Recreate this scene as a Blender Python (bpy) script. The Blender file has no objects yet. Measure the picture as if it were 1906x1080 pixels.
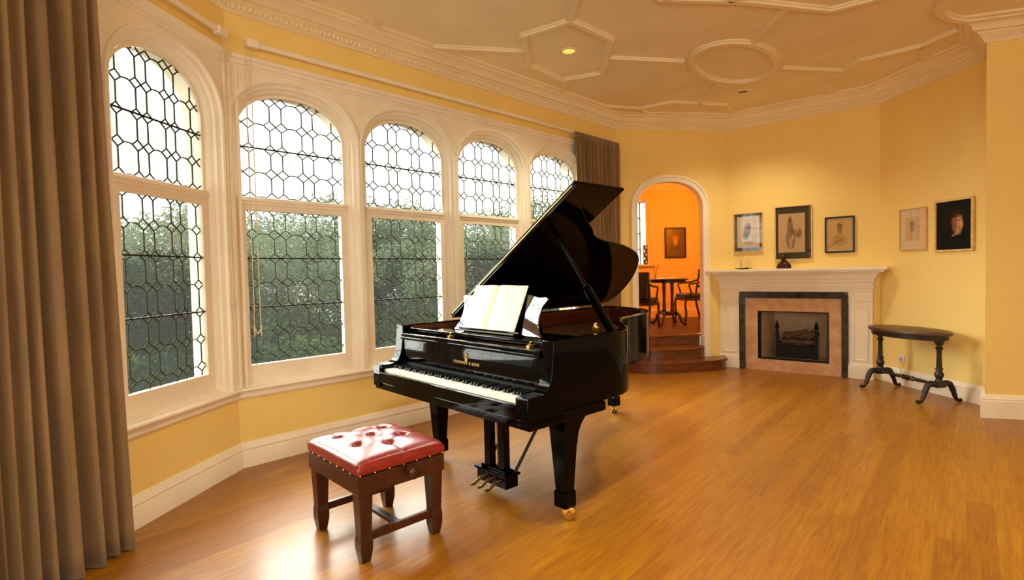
import bpy, math, random
from math import sin, cos, tan, pi, radians, sqrt, hypot, atan2
from mathutils import Vector, Matrix
random.seed(7)
scn = bpy.context.scene
COL = scn.collection

# ------------------------------------------------------------------ helpers
def lin(c):
    r = []
    for v in c:
        v = v / 255.0
        r.append(v / 12.92 if v <= 0.04045 else ((v + 0.055) / 1.055) ** 2.4)
    return (r[0], r[1], r[2], 1.0)

class NT:
    def __init__(s, name):
        s.m = bpy.data.materials.new(name); s.m.use_nodes = True
        s.t = s.m.node_tree; s.t.nodes.clear()
        s.out = s.t.nodes.new('ShaderNodeOutputMaterial')
    def n(s, typ, **kw):
        nd = s.t.nodes.new(typ)
        for k, v in kw.items():
            if k.startswith('i_'):
                key = k[2:].replace('_', ' ')
                nd.inputs[key].default_value = v
            else:
                setattr(nd, k, v)
        return nd
    def l(s, a, ao, b, bi):
        s.t.links.new(a.outputs[ao], b.inputs[bi])

def mat(name, rgb, rough=0.5, metal=0.0, spec=0.5, noise=0.0, nscale=8.0, bump=0.0, bscale=60.0, coat=0.0, stretch=None, rgb2=None):
    q = NT(name)
    b = q.n('ShaderNodeBsdfPrincipled')
    b.inputs['Base Color'].default_value = lin(rgb)
    b.inputs['Roughness'].default_value = rough
    b.inputs['Metallic'].default_value = metal
    b.inputs['Specular IOR Level'].default_value = spec
    if coat:
        b.inputs['Coat Weight'].default_value = coat
        b.inputs['Coat Roughness'].default_value = 0.04
    q.l(b, 'BSDF', q.out, 'Surface')
    tc = q.n('ShaderNodeTexCoord')
    src = tc; so = 'Object'
    if stretch:
        mp = q.n('ShaderNodeMapping'); mp.inputs['Scale'].default_value = stretch
        q.l(tc, 'Object', mp, 'Vector'); src = mp; so = 'Vector'
    if noise:
        nz = q.n('ShaderNodeTexNoise'); nz.inputs['Scale'].default_value = nscale; nz.inputs['Detail'].default_value = 4
        q.l(src, so, nz, 'Vector')
        mx = q.n('ShaderNodeMix', data_type='RGBA')
        c2 = rgb2 if rgb2 else tuple(max(0, v * (1 - noise)) for v in rgb)
        mx.inputs[6].default_value = lin(rgb); mx.inputs[7].default_value = lin(c2)
        rp = q.n('ShaderNodeMapRange'); rp.inputs[1].default_value = .35; rp.inputs[2].default_value = .65
        q.l(nz, 'Fac', rp, 0); q.l(rp, 0, mx, 0); q.l(mx, 2, b, 'Base Color')
    if bump:
        n2 = q.n('ShaderNodeTexNoise'); n2.inputs['Scale'].default_value = bscale
        q.l(src, so, n2, 'Vector')
        bp = q.n('ShaderNodeBump'); bp.inputs['Strength'].default_value = bump; bp.inputs['Distance'].default_value = .01
        q.l(n2, 'Fac', bp, 'Height'); q.l(bp, 'Normal', b, 'Normal')
    return q.m

class MB:
    """collects shapes, builds ONE mesh object"""
    def __init__(s, T=None):
        s.v = []; s.f = []; s.mi = []; s.T = T; s.cur = 0
    def add(s, vs, fs):
        o = len(s.v)
        for p in vs:
            p = Vector(p)
            s.v.append(s.T(p) if s.T else p)
        for f in fs:
            s.f.append([o + i for i in f]); s.mi.append(s.cur)
    def box(s, x0, x1, y0, y1, z0, z1):
        s.add([(x0,y0,z0),(x1,y0,z0),(x1,y1,z0),(x0,y1,z0),(x0,y0,z1),(x1,y0,z1),(x1,y1,z1),(x0,y1,z1)],
              [(0,3,2,1),(4,5,6,7),(0,1,5,4),(1,2,6,5),(2,3,7,6),(3,0,4,7)])
    def frustum(s, c0, h0, c1, h1):
        (x,y,z) = c0; (a,b) = h0; (X,Y,Z) = c1; (A,B) = h1
        s.add([(x-a,y-b,z),(x+a,y-b,z),(x+a,y+b,z),(x-a,y+b,z),(X-A,Y-B,Z),(X+A,Y-B,Z),(X+A,Y+B,Z),(X-A,Y+B,Z)],
              [(0,3,2,1),(4,5,6,7),(0,1,5,4),(1,2,6,5),(2,3,7,6),(3,0,4,7)])
    def quad(s, a, b, c, d): s.add([a,b,c,d], [(0,1,2,3)])
    def prism(s, pts, z0, z1):
        """polygon in XY extruded in Z"""
        n = len(pts)
        s.add([(p[0],p[1],z0) for p in pts] + [(p[0],p[1],z1) for p in pts],
              [tuple(range(n-1,-1,-1)), tuple(range(n,2*n))] + [(i,(i+1)%n,n+(i+1)%n,n+i) for i in range(n)])
    def extr(s, pts, ax, a0, a1):
        """polygon of 2-D points extruded along axis ax ('x' : pts are (y,z); 'y' : pts are (x,z))"""
        n = len(pts)
        mk = (lambda p,a:(a,p[0],p[1])) if ax == 'x' else (lambda p,a:(p[0],a,p[1]))
        s.add([mk(p,a0) for p in pts] + [mk(p,a1) for p in pts],
              [tuple(range(n-1,-1,-1)), tuple(range(n,2*n))] + [(i,(i+1)%n,n+(i+1)%n,n+i) for i in range(n)])
    def lathe(s, prof, c=(0,0,0), seg=20, axis='z', sx=1.0, sy=1.0):
        vs = []; fs = []
        for r, h in prof:
            for k in range(seg):
                a = 2*pi*k/seg
                p = (r*cos(a)*sx, r*sin(a)*sy, h)
                if axis == 'x': p = (p[2], p[0], p[1])
                if axis == 'y': p = (p[0], p[2], p[1])
                vs.append((c[0]+p[0], c[1]+p[1], c[2]+p[2]))
        for i in range(len(prof)-1):
            for k in range(seg):
                fs.append((i*seg+k, i*seg+(k+1)%seg, (i+1)*seg+(k+1)%seg, (i+1)*seg+k))
        fs.append(tuple(range(seg-1,-1,-1))); m = (len(prof)-1)*seg
        fs.append(tuple(range(m, m+seg)))
        s.add(vs, fs)
    def ball(s, c, r, seg=12, rings=8, sc=(1,1,1)):
        vs = []; fs = []
        for i in range(1, rings):
            t = pi*i/rings
            for k in range(seg):
                a = 2*pi*k/seg
                vs.append((c[0]+r*sc[0]*sin(t)*cos(a), c[1]+r*sc[1]*sin(t)*sin(a), c[2]+r*sc[2]*cos(t)))
        top = len(vs); vs.append((c[0],c[1],c[2]+r*sc[2])); vs.append((c[0],c[1],c[2]-r*sc[2]))
        for i in range(rings-2):
            for k in range(seg):
                fs.append((i*seg+k, (i+1)*seg+k, (i+1)*seg+(k+1)%seg, i*seg+(k+1)%seg))
        for k in range(seg):
            fs.append((top, k, (k+1)%seg)); m = (rings-2)*seg
            fs.append((top+1, m+(k+1)%seg, m+k))
        s.add(vs, fs)
    def tube(s, pts, r, seg=10, rads=None, closed=False, flat=(1,1)):
        P = [Vector(p) for p in pts]; n = len(P)
        vs = []; fs = []; up = None
        for i, p in enumerate(P):
            if closed: t = (P[(i+1)%n]-P[i-1])
            else: t = (P[min(i+1,n-1)]-P[max(i-1,0)])
            t = t.normalized()
            if up is None:
                up = Vector((0,0,1)) if abs(t.z) < .9 else Vector((1,0,0))
            a = t.cross(up)
            if a.length < 1e-6: a = t.orthogonal()
            a.normalize(); b = a.cross(t).normalized(); up = b
            rr = rads[i] if rads else r
            for k in range(seg):
                q = 2*pi*k/seg
                vs.append(p + a*(rr*cos(q)*flat[0]) + b*(rr*sin(q)*flat[1]))
        m = n if closed else n-1
        for i in range(m):
            j = (i+1) % n
            for k in range(seg):
                fs.append((i*seg+k, i*seg+(k+1)%seg, j*seg+(k+1)%seg, j*seg+k))
        if not closed:
            fs.append(tuple(range(seg-1,-1,-1))); fs.append(tuple(range((n-1)*seg, n*seg)))
        s.add(vs, fs)
    def bar(s, a, b, w, d, up=(0,0,1)):
        """square bar from a to b, w wide, d deep"""
        a = Vector(a); b = Vector(b); t = (b-a).normalized(); u = Vector(up)
        x = t.cross(u)
        if x.length < 1e-5: x = t.cross(Vector((0,1,0)))
        x.normalize(); y = x.cross(t).normalized()
        x *= w/2; y *= d/2
        s.add([a-x-y,a+x-y,a+x+y,a-x+y,b-x-y,b+x-y,b+x+y,b-x+y],
              [(0,3,2,1),(4,5,6,7),(0,1,5,4),(1,2,6,5),(2,3,7,6),(3,0,4,7)])
    def build(s, name, m, parent=None, smooth=None, bevel=0.0, bseg=2, subd=0, clean=True):
        me = bpy.data.meshes.new(name)
        me.from_pydata([tuple(p) for p in s.v], [], s.f)
        ms = m if isinstance(m, (list, tuple)) else [m]
        for x in ms: me.materials.append(x)
        if len(ms) > 1: me.polygons.foreach_set('material_index', s.mi)
        me.validate(); me.update()
        import bmesh
        bm = bmesh.new(); bm.from_mesh(me)
        if clean:
            bmesh.ops.remove_doubles(bm, verts=bm.verts, dist=1e-5)
            bmesh.ops.recalc_face_normals(bm, faces=bm.faces)
        bm.to_mesh(me); bm.free()
        if smooth is not None:
            me.polygons.foreach_set('use_smooth', [True]*len(me.polygons))
            if smooth < 179: me.set_sharp_from_angle(angle=radians(smooth))
        o = bpy.data.objects.new(name, me); COL.objects.link(o)
        if parent: o.parent = parent
        if bevel:
            b = o.modifiers.new('bevel', 'BEVEL'); b.width = bevel; b.segments = bseg; b.limit_method = 'ANGLE'; b.angle_limit = radians(40)
            b.harden_normals = False
        if subd:
            q = o.modifiers.new('sub', 'SUBSURF'); q.levels = subd; q.render_levels = subd
        return o

def tag(o, label, cat, group=None, kind=None):
    o['label'] = label; o['category'] = cat
    if group: o['group'] = group
    if kind: o['kind'] = kind
    return o
def struct(o):
    o['kind'] = 'structure'; return o
def empty(name, loc=(0,0,0), rz=0.0):
    o = bpy.data.objects.new(name, None); COL.objects.link(o)
    o.location = loc; o.rotation_euler = (0,0,rz); o.empty_display_size = .1
    return o
def dup(root, loc, rz):
    r = root.copy(); COL.objects.link(r); r.location = loc; r.rotation_euler = (0,0,rz)
    for ch in list(root.children):
        c = ch.copy(); COL.objects.link(c); c.parent = r
        for g in list(ch.children):
            d = g.copy(); COL.objects.link(d); d.parent = c
    return r
def catmull(pts, n=6, closed=False):
    P = [Vector(p) for p in pts]; out = []; N = len(P)
    rng = range(N) if closed else range(N-1)
    for i in rng:
        if closed: a,b,c,d = P[i-1],P[i],P[(i+1)%N],P[(i+2)%N]
        else: a,b,c,d = P[max(i-1,0)],P[i],P[i+1],P[min(i+2,N-1)]
        for k in range(n):
            t = k/n
            out.append(.5*((2*b)+(-a+c)*t+(2*a-5*b+4*c-d)*t*t+(-a+3*b-3*c+d)*t**3))
    if not closed: out.append(P[-1].copy())
    return out

# ------------------------------------------------------------------ materials
M = {}
M['wall'] = mat('yellow_plaster', (247,216,134),   .6, spec=.25, noise=.018, nscale=2, bump=.05, bscale=90)
M['cream'] = mat('cream_paint', (248,236,214), .42, spec=.4, noise=.03, nscale=5)
M['ceil'] = mat('ceiling_plaster', (246,228,190), .7, spec=.2, noise=.03, nscale=2)
M['ext'] = mat('outside_white_paint', (236,234,228), .6)
M['black'] = mat('black_lacquer', (4,4,5), .05, spec=.1)
M['lidblack'] = mat('black_lid_lacquer', (4,4,5), .08, spec=.07)
M['mirrorblack'] = mat('mirror_polished_lacquer', (4,4,5), .02, spec=.5)
M['mirrorblack'].node_tree.nodes['Principled BSDF'].inputs['IOR'].default_value = 2.6
M['blacksat'] = mat('black_satin', (10,10,10), .3)
M['keywhite'] = mat('ivory_key', (246,240,226), .22, noise=.02, nscale=30)
M['keyblack'] = mat('ebony_key', (8,9,11), .5, spec=.2)
M['brass'] = mat('polished_brass', (216,168,78), .25, metal=.9, noise=.1, nscale=20)
M['gold'] = mat('gold_leaf', (196,160,90), .4, metal=.6)
M['mahog'] = mat('glossy_mahogany', (112,50,24), .15, coat=.4, noise=.35, nscale=9, stretch=(1,.15,2))
M['plate'] = mat('bronze_iron_plate', (130,88,38), .35, metal=.8, noise=.1)
M['string'] = mat('steel_string', (170,160,150), .3, metal=1.0)
M['felt'] = mat('red_felt', (110,24,22), .9)
M['leather'] = mat('red_leather', (132,18,18), .27, spec=.8, noise=.18, nscale=14, bump=.06, bscale=220)
M['stoolwood'] = mat('dark_mahogany_stool', (74,32,16), .3, noise=.35, nscale=7, stretch=(3,3,.6))
M['tablewood'] = mat('dark_walnut', (38,22,14), .35, noise=.4, nscale=8, stretch=(1,4,4))
M['tabletop'] = mat('worn_walnut_top', (84,54,28), .35, noise=.3, nscale=6, stretch=(1,6,1))
M['stepwood'] = mat('red_brown_stair_wood', (128,66,30), .3, noise=.3, nscale=5, stretch=(1,1,5), coat=.2)
M['alcovefloor'] = mat('dark_oak_alcove_floor', (84,46,22), .4, noise=.3, nscale=5, stretch=(1,6,1))
M['darkwood'] = mat('old_dark_chair_wood', (44,22,14), .35, noise=.3, nscale=8)
M['seat'] = mat('dark_green_leather', (18,24,22), .4, noise=.2, nscale=10)
M['curtain'] = mat('brown_velvet', (146,114,78), .85, spec=.15, noise=.12, nscale=4, stretch=(4,4,.5), bump=.08, bscale=200)
M['curtain'].node_tree.nodes['Principled BSDF'].inputs['Sheen Weight'].default_value = .35
M['hem'] = M['curtain']
M['lead'] = mat('lead_came', (66,68,48), .95, spec=.05)
M['iron'] = mat('black_iron', (28,26,24), .5, metal=.5, noise=.2, nscale=20)
M['pink'] = mat('pink_marble', (212,170,132), .25, noise=.22, nscale=9, rgb2=(196,146,106))
M['blackmarble'] = mat('black_marble', (40,38,34), .2, noise=.5, nscale=14, rgb2=(66,62,56))
M['firebox'] = mat('beige_firebox_panel', (190,160,128), .45, noise=.12, nscale=5)
M['log'] = mat('weathered_log', (120,92,64), .85, noise=.5, nscale=14, stretch=(1,1,6), bump=.5, bscale=30)
M['paper'] = mat('cream_paper', (250,238,214), .7)
M['bronze'] = mat('dark_bronze', (88,46,28), .35, metal=.6, noise=.3, nscale=25)
M['goldframe'] = mat('gilt_frame', (236,204,132), .35, metal=.1, noise=.15, nscale=30)
M['blackframe'] = mat('black_frame', (34,20,16), .3)
M['darkmat'] = mat('dark_olive_mount', (66,56,38), .8)
M['palemat'] = mat('pale_mount', (222,196,158), .8)
M['white'] = mat('white_plastic', (226,210,196), .4)
M['glow'] = None
M['glassware'] = None
M['twig'] = mat('dry_twig', (120,74,38), .7)
M['bark'] = mat('tree_bark', (58,48,38), .9, noise=.3, nscale=6)
M['soil'] = mat('garden_soil', (46,50,34), .95, noise=.4, nscale=2)
M['cord'] = mat('pale_cord', (226,206,170), .6)
M['stone'] = mat('pale_house_wall', (176,160,140), .8, noise=.1)

def leafmat(name, a, b):
    q = NT(name); bs = q.n('ShaderNodeBsdfPrincipled'); bs.inputs['Roughness'].default_value = 1.0
    bs.inputs['Specular IOR Level'].default_value = .03
    g = q.n('ShaderNodeNewGeometry'); mx = q.n('ShaderNodeMix', data_type='RGBA')
    mx.inputs[6].default_value = lin(a); mx.inputs[7].default_value = lin(b)
    q.l(g, 'Random Per Island', mx, 0); q.l(mx, 2, bs, 'Base Color')
    tr = q.n('ShaderNodeBsdfTranslucent'); q.l(mx, 2, tr, 'Color')
    ms = q.n('ShaderNodeMixShader'); ms.inputs[0].default_value = .25
    q.l(bs, 'BSDF', ms, 1); q.l(tr, 'BSDF', ms, 2); q.l(ms, 'Shader', q.out, 'Surface')
    return q.m
M['leafdark'] = leafmat('dark_leaf', (28,42,32), (46,58,38))
M['leafmid'] = leafmat('mid_leaf', (46,62,38), (80,94,48))
M['leafhaze'] = leafmat('hazy_leaf', (88,102,80), (116,124,98))  # distance haze painted into a greyer, lighter leaf colour

def glassmat(name, tint, milk, rough=.02, gl=.06):
    q = NT(name)
    t = q.n('ShaderNodeBsdfTransparent'); t.inputs[0].default_value = tint
    tl = q.n('ShaderNodeBsdfTranslucent'); tl.inputs[0].default_value = (.9,.92,.88,1)
    g = q.n('ShaderNodeBsdfGlossy'); g.inputs['Roughness'].default_value = rough; g.inputs[0].default_value = (1,1,1,1)
    m1 = q.n('ShaderNodeMixShader'); m1.inputs[0].default_value = milk
    q.l(t, 0, m1, 1); q.l(tl, 0, m1, 2)
    lw = q.n('ShaderNodeLayerWeight'); pw = q.n('ShaderNodeMath', operation='POWER'); pw.inputs[1].default_value = 5.0
    q.l(lw, 'Facing', pw, 0)
    fr = q.n('ShaderNodeMath', operation='MULTIPLY_ADD'); fr.inputs[1].default_value = 1-gl; fr.inputs[2].default_value = gl; q.l(pw, 0, fr, 0)
    m2 = q.n('ShaderNodeMixShader'); q.l(fr, 0, m2, 0); q.l(m1, 0, m2, 1); q.l(g, 0, m2, 2)
    q.l(m2, 0, q.out, 'Surface')
    return q.m
M['glass'] = glassmat('leaded_window_glass', (.93,.95,.92,1), .013, gl=.012)
M['picglass'] = glassmat('picture_glass', (.97,.97,.97,1), 0.0, rough=.01, gl=.10)
M['clear'] = glassmat('clear_glass', (.95,.95,.95,1), 0.0)

def floormat():
    q = NT('oak_strip_floor')
    b = q.n('ShaderNodeBsdfPrincipled')
    tc = q.n('ShaderNodeTexCoord'); mp = q.n('ShaderNodeMapping')
    mp.inputs['Rotation'].default_value = (0,0,radians(90-4.6))
    q.l(tc, 'Object', mp, 'Vector')
    br = q.n('ShaderNodeTexBrick'); br.offset = .37; br.offset_frequency = 2
    br.inputs['Scale'].default_value = 1.0; br.inputs['Brick Width'].default_value = 1.7; br.inputs['Row Height'].default_value = .115
    br.inputs['Mortar Size'].default_value = .0012; br.inputs['Mortar Smooth'].default_value = .1; br.inputs['Bias'].default_value = 0.0
    br.inputs['Color1'].default_value = (0,0,0,1); br.inputs['Color2'].default_value = (1,1,1,1); br.inputs['Mortar'].default_value = (.5,.5,.5,1)
    q.l(mp, 'Vector', br, 'Vector')
    rp = q.n('ShaderNodeValToRGB')
    e = rp.color_ramp.elements; e[0].position = 0; e[0].color = lin((152,97,4)); e[1].position = 1; e[1].color = lin((170,116,9))
    x = rp.color_ramp.elements.new(.5); x.color = lin((162,107,6))
    q.l(br, 'Color', rp, 'Fac')
    # grain along the board
    m2 = q.n('ShaderNodeMapping'); m2.inputs['Scale'].default_value = (3.5,55,1); q.l(mp, 'Vector', m2, 'Vector')
    nz = q.n('ShaderNodeTexNoise'); nz.inputs['Scale'].default_value = 1.0; nz.inputs['Detail'].default_value = 6; nz.inputs['Distortion'].default_value = 1.2
    q.l(m2, 'Vector', nz, 'Vector')
    mr = q.n('ShaderNodeMapRange'); mr.inputs[1].default_value = .3; mr.inputs[2].default_value = .75; mr.inputs[3].default_value = .0; mr.inputs[4].default_value = .8
    q.l(nz, 'Fac', mr, 0)
    mx = q.n('ShaderNodeMix', data_type='RGBA', blend_type='MULTIPLY'); mx.inputs[7].default_value = lin((196,146,80))
    q.l(mr, 0, mx, 0); q.l(rp, 'Color', mx, 6)
    # seams
    mx2 = q.n('ShaderNodeMix', data_type='RGBA'); mx2.inputs[7].default_value = lin((128,78,10))
    q.l(br, 'Fac', mx2, 0); q.l(mx, 2, mx2, 6)
    # large scale wear
    n3 = q.n('ShaderNodeTexNoise'); n3.inputs['Scale'].default_value = .7; q.l(tc, 'Object', n3, 'Vector')
    r3 = q.n('ShaderNodeMapRange'); r3.inputs[1].default_value = .3; r3.inputs[2].default_value = .7; r3.inputs[3].default_value = .40; r3.inputs[4].default_value = .5
    q.l(n3, 'Fac', r3, 0); q.l(r3, 0, b, 'Roughness')
    q.l(mx2, 2, b, 'Base Color')
    b.inputs['Specular IOR Level'].default_value = .5
    b.inputs['Coat Weight'].default_value = .35; b.inputs['Coat Roughness'].default_value = .22
    bp = q.n('ShaderNodeBump'); bp.inputs['Strength'].default_value = .12; bp.inputs['Distance'].default_value = .004
    n4 = q.n('ShaderNodeTexNoise'); n4.inputs['Scale'].default_value = 6; q.l(mp, 'Vector', n4, 'Vector')
    q.l(n4, 'Fac', bp, 'Height'); q.l(bp, 'Normal', b, 'Normal')
    q.l(b, 'BSDF', q.out, 'Surface')
    return q.m
M['floor'] = floormat()

def emis(name, rgb, s):
    q = NT(name); e = q.n('ShaderNodeEmission'); e.inputs[0].default_value = lin(rgb); e.inputs[1].default_value = s
    q.l(e, 0, q.out, 'Surface'); return q.m
M['bulb'] = emis('lamp_glow', (255,184,84), .45)

# ------------------------------------------------------------------ plan of the room
def V2(x, y): return Vector((x, y))
ZC = 3.45
K = V2(-4.15,1.37); B = V2(-4.15,6.26); Cc = V2(-3.175,7.50); D = V2(-1.415,7.654); Ee = V2(-.421,6.815)
Pp = V2(-.385,6.30); R1 = V2(2.45,7.75); R2 = V2(3.3,3.0); R3 = V2(2.3,-1.3); Q1 = V2(-1.2,-2.3)
d1 = V2(.595,-.804)
W1a = K + d1*2.0
class WF:
    def __init__(s, a, b):
        s.a = V2(*a); s.b = V2(*b); s.L = (s.b-s.a).length; s.d = (s.b-s.a)/s.L; s.n = V2(s.d.y, -s.d.x)
    def __call__(s, p):
        q = s.a + s.d*p[0] + s.n*p[1]
        return Vector((q.x, q.y, p[2]))
    @property
    def rz(s): return atan2(s.d.y, s.d.x)
F1 = WF(W1a, K); FW = WF(K, B); FD = WF(B, Cc); FF = WF(Cc, D); FE = WF(D, Ee); FS = WF(Ee, Pp); FP = WF(Pp, R1)
FB1 = WF(R1, R2); FB2 = WF(R2, R3); FB3 = WF(R3, Q1); FB4 = WF(Q1, W1a)

def sweep(mb, pts, prof, closed_prof=True, skip_mitre_ends=True):
    """profile (n,z) swept along a polyline of plan points (interior on the right hand side)"""
    n = len(pts); rows = []
    for i, p in enumerate(pts):
        if i == 0: t = (pts[1]-p).normalized(); nn = V2(t.y,-t.x); k = 1
        elif i == n-1: t = (p-pts[i-1]).normalized(); nn = V2(t.y,-t.x); k = 1
        else:
            t0 = (p-pts[i-1]).normalized(); t1 = (pts[i+1]-p).normalized()
            n0 = V2(t0.y,-t0.x); n1 = V2(t1.y,-t1.x); nn = (n0+n1).normalized(); k = 1/max(.35, nn.dot(n0))
        rows.append([(p.x+nn.x*a*k, p.y+nn.y*a*k, z) for a, z in prof])
    m = len(prof); vs = [v for r in rows for v in r]; fs = []
    for i in range(n-1):
        for j in range(m if closed_prof else m-1):
            fs.append((i*m+j, (i+1)*m+j, (i+1)*m+(j+1)%m, i*m+(j+1)%m))
    if closed_prof:
        fs.append(tuple(range(m))); fs.append(tuple((n-1)*m+j for j in range(m-1,-1,-1)))
    mb.add(vs, fs)

def ztop(h, u):
    c, a, b, zs, zb = h
    t = min(1.0, abs(u-c)/a)
    return zs + b*(1-t**2.3)**(1/2.2)
def panel(mb, u0, u1, z0, z1, holes, n=0.0, seg=28):
    """flat wall in (u,n,z) with arched holes (centre, half width, rise, spring z, bottom z)"""
    hs = sorted(holes); x = u0
    for h in hs:
        c, a, b, zs, zb = h
        if c-a > x + 1e-4: mb.quad((x,n,z0),(c-a,n,z0),(c-a,n,z1),(x,n,z1))
        if zb > z0 + 1e-4: mb.quad((c-a,n,z0),(c+a,n,z0),(c+a,n,zb),(c-a,n,zb))
        us = [c - a*cos(pi*k/seg) for k in range(seg+1)]
        if b < 1e-4: us = [c-a, c+a]
        for k in range(len(us)-1):
            za = ztop(h, us[k]) if b > 1e-4 else zs; zb2 = ztop(h, us[k+1]) if b > 1e-4 else zs
            mb.quad((us[k],n,za),(us[k+1],n,zb2),(us[k+1],n,z1),(us[k],n,z1))
        x = c+a
    if u1 > x + 1e-4: mb.quad((x,n,z0),(u1,n,z0),(u1,n,z1),(x,n,z1))
def archpath(h, off=0.0, seg=36, zb=None):
    c, a, b, zs, z0 = h
    if zb is not None: z0 = zb
    a2 = a+off; b2 = b+off
    hh = (c, a2, b2, zs, z0)
    pts = [(c-a2, z0)]
    for k in range(seg+1):
        u = c - a2*cos(pi*k/seg)
        pts.append((u, ztop(hh, u)))
    pts.append((c+a2, z0))
    return pts
def archsweep(mb, h, prof, seg=36, zb=None):
    """profile of (offset from hole edge, n)"""
    rings = [archpath(h, o, seg, zb) for o, _ in prof]
    m = len(rings[0])
    vs = []
    for r, (o, n) in zip(rings, prof):
        for (u, z) in r: vs.append((u, n, z))
    fs = []
    for i in range(len(prof)-1):
        for j in range(m-1):
            fs.append((i*m+j, i*m+j+1, (i+1)*m+j+1, (i+1)*m+j))
    mb.add(vs, fs)

# ---- floor and ceiling
outline = [W1a, K, B, Cc, D, Ee, Pp, R1, R2, R3, Q1]
big = [V2(-4.15-.0,-2.6), V2(-4.15,7.7), V2(3.4,7.8), V2(3.4,-2.6)]
mb = MB(); mb.add([(p.x,p.y,0) for p in outline], [tuple(range(len(outline)))])
fl = struct(mb.build('floor', M['floor']))
mb = MB(); mb.add([(p.x,p.y,ZC) for p in outline], [tuple(range(len(outline)))])
struct(mb.build('ceiling', M['ceil']))

# ---- walls
def wall(name, F, holes=(), z0=0, z1=ZC, m='wall', u0=0, u1=None):
    mb = MB(F); panel(mb, u0, F.L if u1 is None else u1, z0, z1, list(holes)); return struct(mb.build(name, M[m], clean=False))
DOOR = (.747, .465, .36, 2.20, 0.0)
HEARTH = (.835, .416, 0, .79, .152)
mb = MB(FW); panel(mb, 0, FW.L, 0, .56, []); panel(mb, 0, FW.L, 2.93, ZC, []); struct(mb.build('wall_left', M['wall'], clean=False))
mb = MB(F1); panel(mb, 0, F1.L, 0, .56, []); panel(mb, 0, F1.L, 2.93, ZC, []); struct(mb.build('wall_left_bay', M['wall'], clean=False))
wall('wall_door_side', FD, [DOOR])
wall('wall_fireplace_side', FF, [HEARTH])
wall('wall_right_bay', FE); wall('wall_pier_side', FS); wall('wall_pier_front', FP)
wall('wall_right', FB1)
BACKW = [(1.0,.55,.3,2.3,.75),(2.4,.55,.3,2.3,.75)]
wall('wall_right_rear', FB2, [(1.6,.6,.3,2.3,.75),(3.1,.6,.3,2.3,.75)])
wall('wall_rear', FB3, [(1.2,.55,.3,2.3,.75),(2.6,.55,.3,2.3,.75)])
wall('wall_left_rear', FB4)

# ---- leaded windows
GA = .415; ZB = .725; ZTR0 = 1.895; ZTR1 = 1.985; ZS = 2.44; RISE = .31
SN = -.07       # sash plane
def came_segments(a, z0, zr, P, w, nn, s, nrow):
    """2-D pattern: elongated octagons, hexagons and little squares.  zr = z of row 0"""
    xs = []; x = -(1.5*w + nn)
    for k in range(3): xs += [x, x+w]; x += w+nn
    segs = []
    sv = s*.82
    for r in range(-1, nrow+1):
        z = zr + r*P
        for i, x in enumerate(xs):
            segs += [((x,z-sv),(x+s,z)),((x+s,z),(x,z+sv)),((x,z+sv),(x-s,z)),((x-s,z),(x,z-sv))]
            segs.append(((x,z+sv),(x,z+P-sv)))
        for k in range(3):
            xa = xs[2*k]+s; xb = xs[2*k+1]-s
            xm = (xa+xb)/2
            segs += [((xa,z),(xm-.012,z+.004)),((xm-.012,z+.004),(xm+.012,z+.004)),((xm+.012,z+.004),(xb,z))]
        segs += [((xs[0]-s,z),(xs[0]-2*s,z+sv)),((xs[0]-s,z),(xs[0]-2*s,z-sv)),((xs[5]+s,z),(xs[5]+2*s,z+sv)),((xs[5]+s,z),(xs[5]+2*s,z-sv))]
    return segs
def clip(seg, inside):
    N = 14; a, b = Vector(seg[0]), Vector(seg[1]); st = None; last = None; res = []
    for k in range(N+1):
        p = a.lerp(b, k/N)
        if inside(p):
            if st is None: st = p
            last = p
        elif st is not None:
            if (last-st).length > 1e-4: res.append((st,last))
            st = None
    if st is not None and (last-st).length > 1e-4: res.append((st,last))
    return res
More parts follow.
